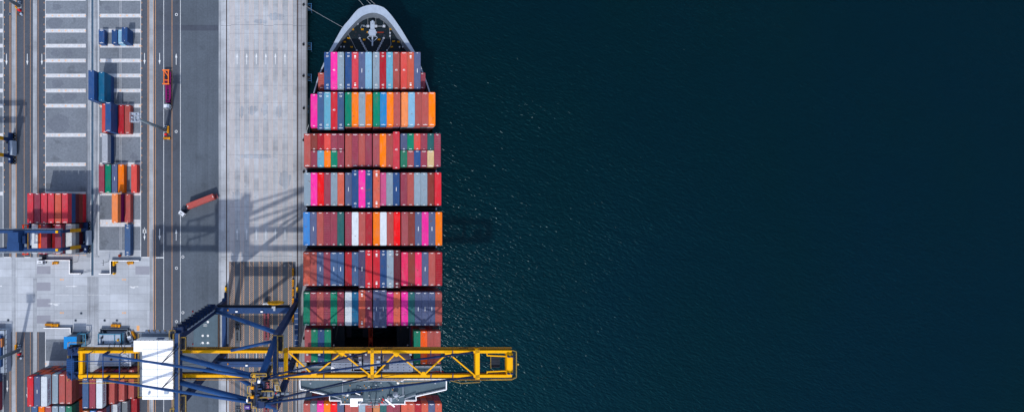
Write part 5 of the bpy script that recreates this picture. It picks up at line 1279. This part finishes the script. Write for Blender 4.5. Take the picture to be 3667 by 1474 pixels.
# blue roofed booth with its teal frame
a, b = P(228.5, 1204, 5.5), P(274.5, 1247.5, 5.5)
t = thing('roofed_booth', 'small booth with bright blue corrugated roof beside a teal frame', 'booth', ((a[0] + b[0]) / 2, (a[1] + b[1]) / 2, 0)); w_, d_ = b[0] - a[0], a[1] - b[1]
g = MB(); n = 12; vs = []; 
for i in range(n * 4 + 1): yy = -d_ / 2 + d_ * i / (n * 4); vs += [(-w_ / 2, yy, 5.5 + (.08 if i % 4 in (1, 2) else -.04)), (w_ / 2, yy, 5.5 + (.08 if i % 4 in (1, 2) else -.04))]
g.add(vs, [(2 * i, 2 * i + 1, 2 * i + 3, 2 * i + 2) for i in range(n * 4)]); g.build('roof', ['sky_blue'], t)
g = MB(); g.bx(-w_ / 2 + .3, w_ / 2 - .3, -d_ / 2 + .3, d_ / 2 - .3, 0, 5.3); g.build('wall', ['midgrey'], t)
g = MB(); g.bx(w_ / 2 - .3, w_ / 2 - .25, -1, .1, 0, 2.1); g.build('door', ['glass'], t)
def frame_plant(label, u0, u1, v0, v1, h, name='transformer_enclosure'):
    a, b = P(u0, v0, h), P(u1, v1, h); t = thing(name, label, 'enclosure', ((a[0] + b[0]) / 2, (a[1] + b[1]) / 2, 0)); w_, d_ = b[0] - a[0], a[1] - b[1]
    g = MB()
    for sx in (-1, 1):
        g.beam((sx * w_ / 2, -d_ / 2, h), (sx * w_ / 2, d_ / 2, h), .3, .3)
        for sy in (-1, 1): g.beam((sx * w_ / 2, sy * d_ / 2, 0), (sx * w_ / 2, sy * d_ / 2, h), .28, .28)
    for sy in (-1, 1): g.beam((-w_ / 2, sy * d_ / 2, h), (w_ / 2, sy * d_ / 2, h), .3, .3)
    g.beam((w_ * .22, -d_ / 2, h), (w_ * .22, d_ / 2, h), .22, .22); g.build('frame', ['teal_frame'], t)
    return t, w_, d_
t, w_, d_ = frame_plant('open teal steel frame over dark pipework beside the blue booth', 277, 306, 1194, 1236, 3.6)
g = MB(); g.bx(-w_ / 2, w_ / 2, -d_ / 2, d_ / 2, .02, .3, 1); 
for k in range(8): g.box(random.uniform(-1.2, 1.2), random.uniform(-2, 2), .9, random.uniform(.4, 1), random.uniform(.4, 1.4), 1.2, k % 2)
g.build('pipework', ['dark_steel', 'midgrey'], t)
t, w_, d_ = frame_plant('teal framed plant enclosure with a yellow dome on its roof', 352, 432, 1195, 1233, 3.0)
g = MB(); g.bx(-w_ / 2 + .2, w_ / 2 - .2, -d_ / 2 + .2, d_ / 2 - .2, 0, 2.7); g.build('roof', ['lightgrey'], t)
g = MB(); g.bx(-w_ / 2 + .5, w_ / 2 - .5, .4, d_ / 2 - .3, 2.7, 2.75); g.build('roof_panel', ['lightgrey'], t)
g = MB(); g.tube((w_ * .38, -.3, 2.7), (w_ * .38, -.3, 3.2), .42, 14); g.dome((w_ * .38, -.3, 3.2), .42, 0, False); g.build('dome', ['yellow'], t)
g = MB(); g.box(-w_ * .4, -.6, 3.2, .6, 2.2, .9); g.box(-w_ * .32, .9, 3.1, .5, .9, .7, 1); g.box(-w_ * .28, -1.3, 3.0, .3, .8, .5, 1); g.build('equipment', ['lightgrey', 'dark_steel'], t)
x, y = P(441, 1212, 2.5); t = thing('teal_side_gate', 'teal gate frame between the plant enclosure and the pickup', 'gate', (x, y, 0)); g = MB(); g.beam((0, -2.6, 0), (0, -2.6, 2.6), .2, .2); g.beam((0, 2.6, 0), (0, 2.6, 2.6), .2, .2); g.beam((0, -2.6, 2.6), (0, 2.6, 2.6), .25, .25); g.build('frame', ['teal_frame'], t); g = MB(); g.bx(-.05, .05, -2.5, 2.5, .2, 2.4); g.build('panel', ['lightgrey'], t)
# concrete cellar-like plant slab above
a, b = P(364, 1175), P(463, 1195); t = thing('plant_basin', 'low grey walled basin with dark pipes above the teal plant', 'basin', ((a[0] + b[0]) / 2, (a[1] + b[1]) / 2 + .2, 0)); w_, d_ = b[0] - a[0], a[1] - b[1]
g = MB(); g.bx(-w_ / 2, w_ / 2, -d_ / 2, d_ / 2, 0, .12); g.build('floor', ['lightgrey'], t)
g = MB(); g.bx(-w_ / 2, w_ / 2, d_ / 2 - .2, d_ / 2, 0, 1.4); g.bx(-w_ / 2, -w_ / 2 + .2, -d_ / 2, d_ / 2, 0, 1.4); g.bx(w_ / 2 - .2, w_ / 2, -d_ / 2, d_ / 2, 0, 1.4); g.build('wall', ['midgrey'], t)
g = MB(); g.tube((-w_ / 2 + .6, .3, .5), (w_ / 2 - .6, .3, .5), .22, 8); g.tube((-w_ / 2 + 1.2, -.4, .5), (-w_ / 2 + 2.2, -.4, .5), .45, 10); g.build('pipe', ['dark_steel'], t)
# white office cabin
a, b = P(340, 1236, 4.5), P(468, 1308, 4.5)
t = thing('site_building', 'low white flat roofed building under the rear of the crane', 'building', ((a[0] + b[0]) / 2, (a[1] + b[1]) / 2, 0)); w_, d_ = b[0] - a[0], a[1] - b[1]
g = MB(); g.bx(-w_ / 2, w_ / 2, -d_ / 2, d_ / 2, 0, 4.2); g.build('wall', ['lightgrey'], t)
g = MB(); g.bx(-w_ / 2 - .15, w_ / 2 + .15, -d_ / 2 - .15, d_ / 2 + .15, 4.2, 4.5)
for k in range(1, 5): g.bx(-w_ / 2 + k * w_ / 5, -w_ / 2 + k * w_ / 5 + .08, -d_ / 2, d_ / 2, 4.5, 4.54)
g.build('roof', ['chain'], t)
g = MB(); g.box(w_ * .15, d_ * .3, 4.8, .8, .8, .6); g.box(-.6, -d_ * .18, 4.75, .7, .7, .5); g.build('roof_unit', ['railbrown'], t)
for k in range(4): g = MB(); g.bx(-w_ / 2 + 1.5 + k * 3.5, -w_ / 2 + 3 + k * 3.5, d_ / 2 + .001, d_ / 2 + .05, 1.2, 2.6); g.build('window', ['glass'], t)
x, y = P(475, 1268, 3); t = thing('orange_pipe_rack', 'orange and dark pipe rack squeezed beside the white building', 'pipe rack', (x, y, 0)); g = MB()
for k in range(3): g.tube((k * .5 - .5, -3.5, 1.2 + k * .3), (k * .5 - .3, 3.5, 1.2 + k * .3), .17, 8)
g.build('pipe', ['hazard_orange'], t); g = MB(); 
for yy in (-3, 0, 3): g.bx(-1, 1, yy - .1, yy + .1, 0, 1.1)
g.build('support', ['dark_steel'], t)
# far left teal platform and orange frame
a, b = P(-60, 1180, 3), P(21, 1335, 3); t = thing('workshop_platform', 'grey platform with teal trim and rusty orange frame at left edge', 'platform', ((a[0] + b[0]) / 2, (a[1] + b[1]) / 2, 0)); w_, d_ = b[0] - a[0], a[1] - b[1]
g = MB(); g.bx(-w_ / 2, w_ / 2, -d_ / 2, d_ / 2, 0, 2.6); g.build('base', ['lightgrey'], t)
g = MB(); g.rail([(w_ / 2, -d_ / 2, 2.6), (w_ / 2, d_ / 2, 2.6), (-w_ / 2, d_ / 2, 2.6)], 1.1, 0, .16, 2); g.build('railing', ['dark_steel'], t)
g = MB(); g.bx(w_ / 2 - 3.4, w_ / 2 - 1.6, -6.5, d_ / 2 - 2.5, 2.6, 3.6); g.build('unit', ['rtg_blue'], t)
g = MB(); g.bx(w_ / 2 - 1.5, w_ / 2 - .9, 2.2, 5.8, 2.6, 4.0); g.bx(w_ / 2 - 4, w_ / 2 - 1.5, 5.0, 5.6, 2.6, 4.0); g.build('frame', ['ochre'], t)
# low walls round the gate
def wall(label, pts, h=1.6, th=.22):
    q = [P(u, v, 0) for u, v in pts]; t = thing('low_wall', label, 'wall', (q[0][0], q[0][1], 0), 0, 'low white walls by the yard entrance'); g = MB(); c = MB()
    for i, (p_, r_) in enumerate(zip(q, q[1:])):
        p2, r2_ = (p_[0] - q[0][0], p_[1] - q[0][1]), (r_[0] - q[0][0], r_[1] - q[0][1])
        z_ = i * .003
        dx_, dy_ = r2_[0] - p2[0], r2_[1] - p2[1]; L_ = sqrt(dx_ * dx_ + dy_ * dy_); ex, ey = dx_ / L_ * th / 2, dy_ / L_ * th / 2
        g.beam((p2[0] - ex, p2[1] - ey, h / 2 + z_), (r2_[0] + ex, r2_[1] + ey, h / 2 + z_), th, h); c.beam((p2[0] - ex, p2[1] - ey, h + .06 + z_), (r2_[0] + ex, r2_[1] + ey, h + .06 + z_), th + .08, .1)
    g.build('panel', ['midgrey'], t); c.build('coping', ['roof_white'], t)
wall('stepped low white wall left of the runway below the yard gantry', [(160, 930), (257, 930), (257, 977), (297, 977)])
wall('stepped low white wall right of the runway round the yellow drums', [(362, 978), (402, 978), (402, 931), (503, 931)])
wall('long low white wall below striped barriers at lower left', [(164, 1171), (258, 1171), (258, 1188)], 1.2)
# sliding gate
x, y = P(293, 979); t = thing('sliding_gate', 'thin grey gate arm crossing the runway', 'gate', (x, y, 0), R(14)); g = MB(); g.beam((0, 0, 1.1), (4.6, 0, 1.1), .12, .12); g.beam((0, 0, .4), (4.6, 0, .4), .1, .1)
for k in range(6): g.beam((k * .9, 0, 0), (k * .9, 0, 1.1), .07, .07)
g.build('arm', ['lamp_steel'], t); g = MB(); g.box(-.2, 0, .6, .4, .4, 1.2); g.build('post', ['dark_steel'], t)
# yellow capped drums / flexible barrier
x, y = P(407.5, 957.5, 1); t = thing('yellow_bumper_barrier', 'long black barrier with bright yellow end blocks beside the stepped wall', 'barrier', (x, y, 0))
g = MB(); g.tube((0, -2.0, .55), (0, .9, .55), .52, 14); 
for k in range(4): g.tube((0, -1.8 + k * .8, .55), (0, -1.7 + k * .8, .55), .58, 14)
g.build('core', ['dark_steel'], t)
for dx_, yy in ((0, -2.6), (0, 1.2), (0, 1.9), (0, 2.6), (1.0, 2.3)):
    g = MB(); g.tube((dx_, yy, 0), (dx_, yy, 1.15), .44, 14); g.dome((dx_, yy, 1.15), .44, 0, False, 14, 4); g.build('end_block', ['yellow'], t, False)
for lab, u, v in (('thin camera post with cross arm right of left stepped wall', 278, 936), ('thin camera post with cross arm left of yellow drums', 388, 936)):
    x, y = P(u, v); t = thing('camera_post', lab, 'post', (x, y, 0)); g = MB(); g.tube((0, 0, 0), (0, 0, 4), .09, 8); g.build('pole', ['dark_steel'], t); g = MB(); g.beam((0, -1.1, 4), (0, 1.1, 4), .12, .12); g.beam((0, 0, 4), (-1.2, 0, 4), .1, .1); g.build('arm', ['dark_steel'], t)
    for yy in (-1.0, 0, 1.0): g = MB(); g.dome((0, yy, 4.15), .18); g.build('camera', ['black'], t)
x, y = P(432, 914); t = thing('rusty_bin', 'small brown rusty bin above the blue grey wall', 'bin', (x, y, 0)); g = MB(); g.tube((0, 0, 0), (0, 0, 1.0), .5, 12, 0, .6); g.build('body', ['railbrown'], t); g = MB(); g.tube((0, 0, 1.0), (0, 0, 1.06), .62, 12); g.build('lid', ['rustred'], t)
# ================================================================ CAMERA, LIGHT, RENDER
cam = bpy.data.cameras.new('camera'); co = bpy.data.objects.new('camera', cam); COL.objects.link(co)
co.location = (0, 0, H); co.rotation_euler = (0, 0, 0)
cam.sensor_fit = 'HORIZONTAL'; cam.sensor_width = 36; cam.lens = 36 * F / 3667
cam.shift_x = (3667 / 2 - NX) / 3667; cam.shift_y = (NY - 1474 / 2) / 3667
cam.clip_start = 1; cam.clip_end = 100000
SC.camera = co
EL, AZ = R(51), R(191.7)     # azimuth clockwise from +y of the direction towards the sun
w = bpy.data.worlds.new('World'); SC.world = w; w.use_nodes = True; nt = w.node_tree; bg = nt.nodes['Background']
sky = nt.nodes.new('ShaderNodeTexSky'); sky.sky_type = 'NISHITA'; sky.sun_disc = False; sky.sun_elevation = EL; sky.sun_rotation = AZ
hs = nt.nodes.new('ShaderNodeHueSaturation'); hs.inputs['Saturation'].default_value = .72; nt.links.new(sky.outputs[0], hs.inputs['Color']); nt.links.new(hs.outputs[0], bg.inputs[0]); bg.inputs[1].default_value = .15
sun = bpy.data.lights.new('sun', 'SUN'); sun.energy = 2.05; sun.angle = R(.9); sun.color = (1, .94, .86)
so = bpy.data.objects.new('sun', sun); COL.objects.link(so)
d = Vector((sin(AZ) * cos(EL), cos(AZ) * cos(EL), sin(EL))); so.rotation_euler = d.to_track_quat('Z', 'Y').to_euler(); so.location = (0, 0, 150)
SC.view_settings.view_transform = 'Standard'; SC.view_settings.look = 'None'; SC.view_settings.exposure = .56; SC.view_settings.gamma = 1
try: SC.cycles.use_denoising = True; SC.cycles.max_bounces = 6
except Exception: pass
dups = {k: v for k, v in USED.items() if len(v) > 1}
print('containers', NC, 'objects', len(COL.objects), 'duplicate labels', dups)
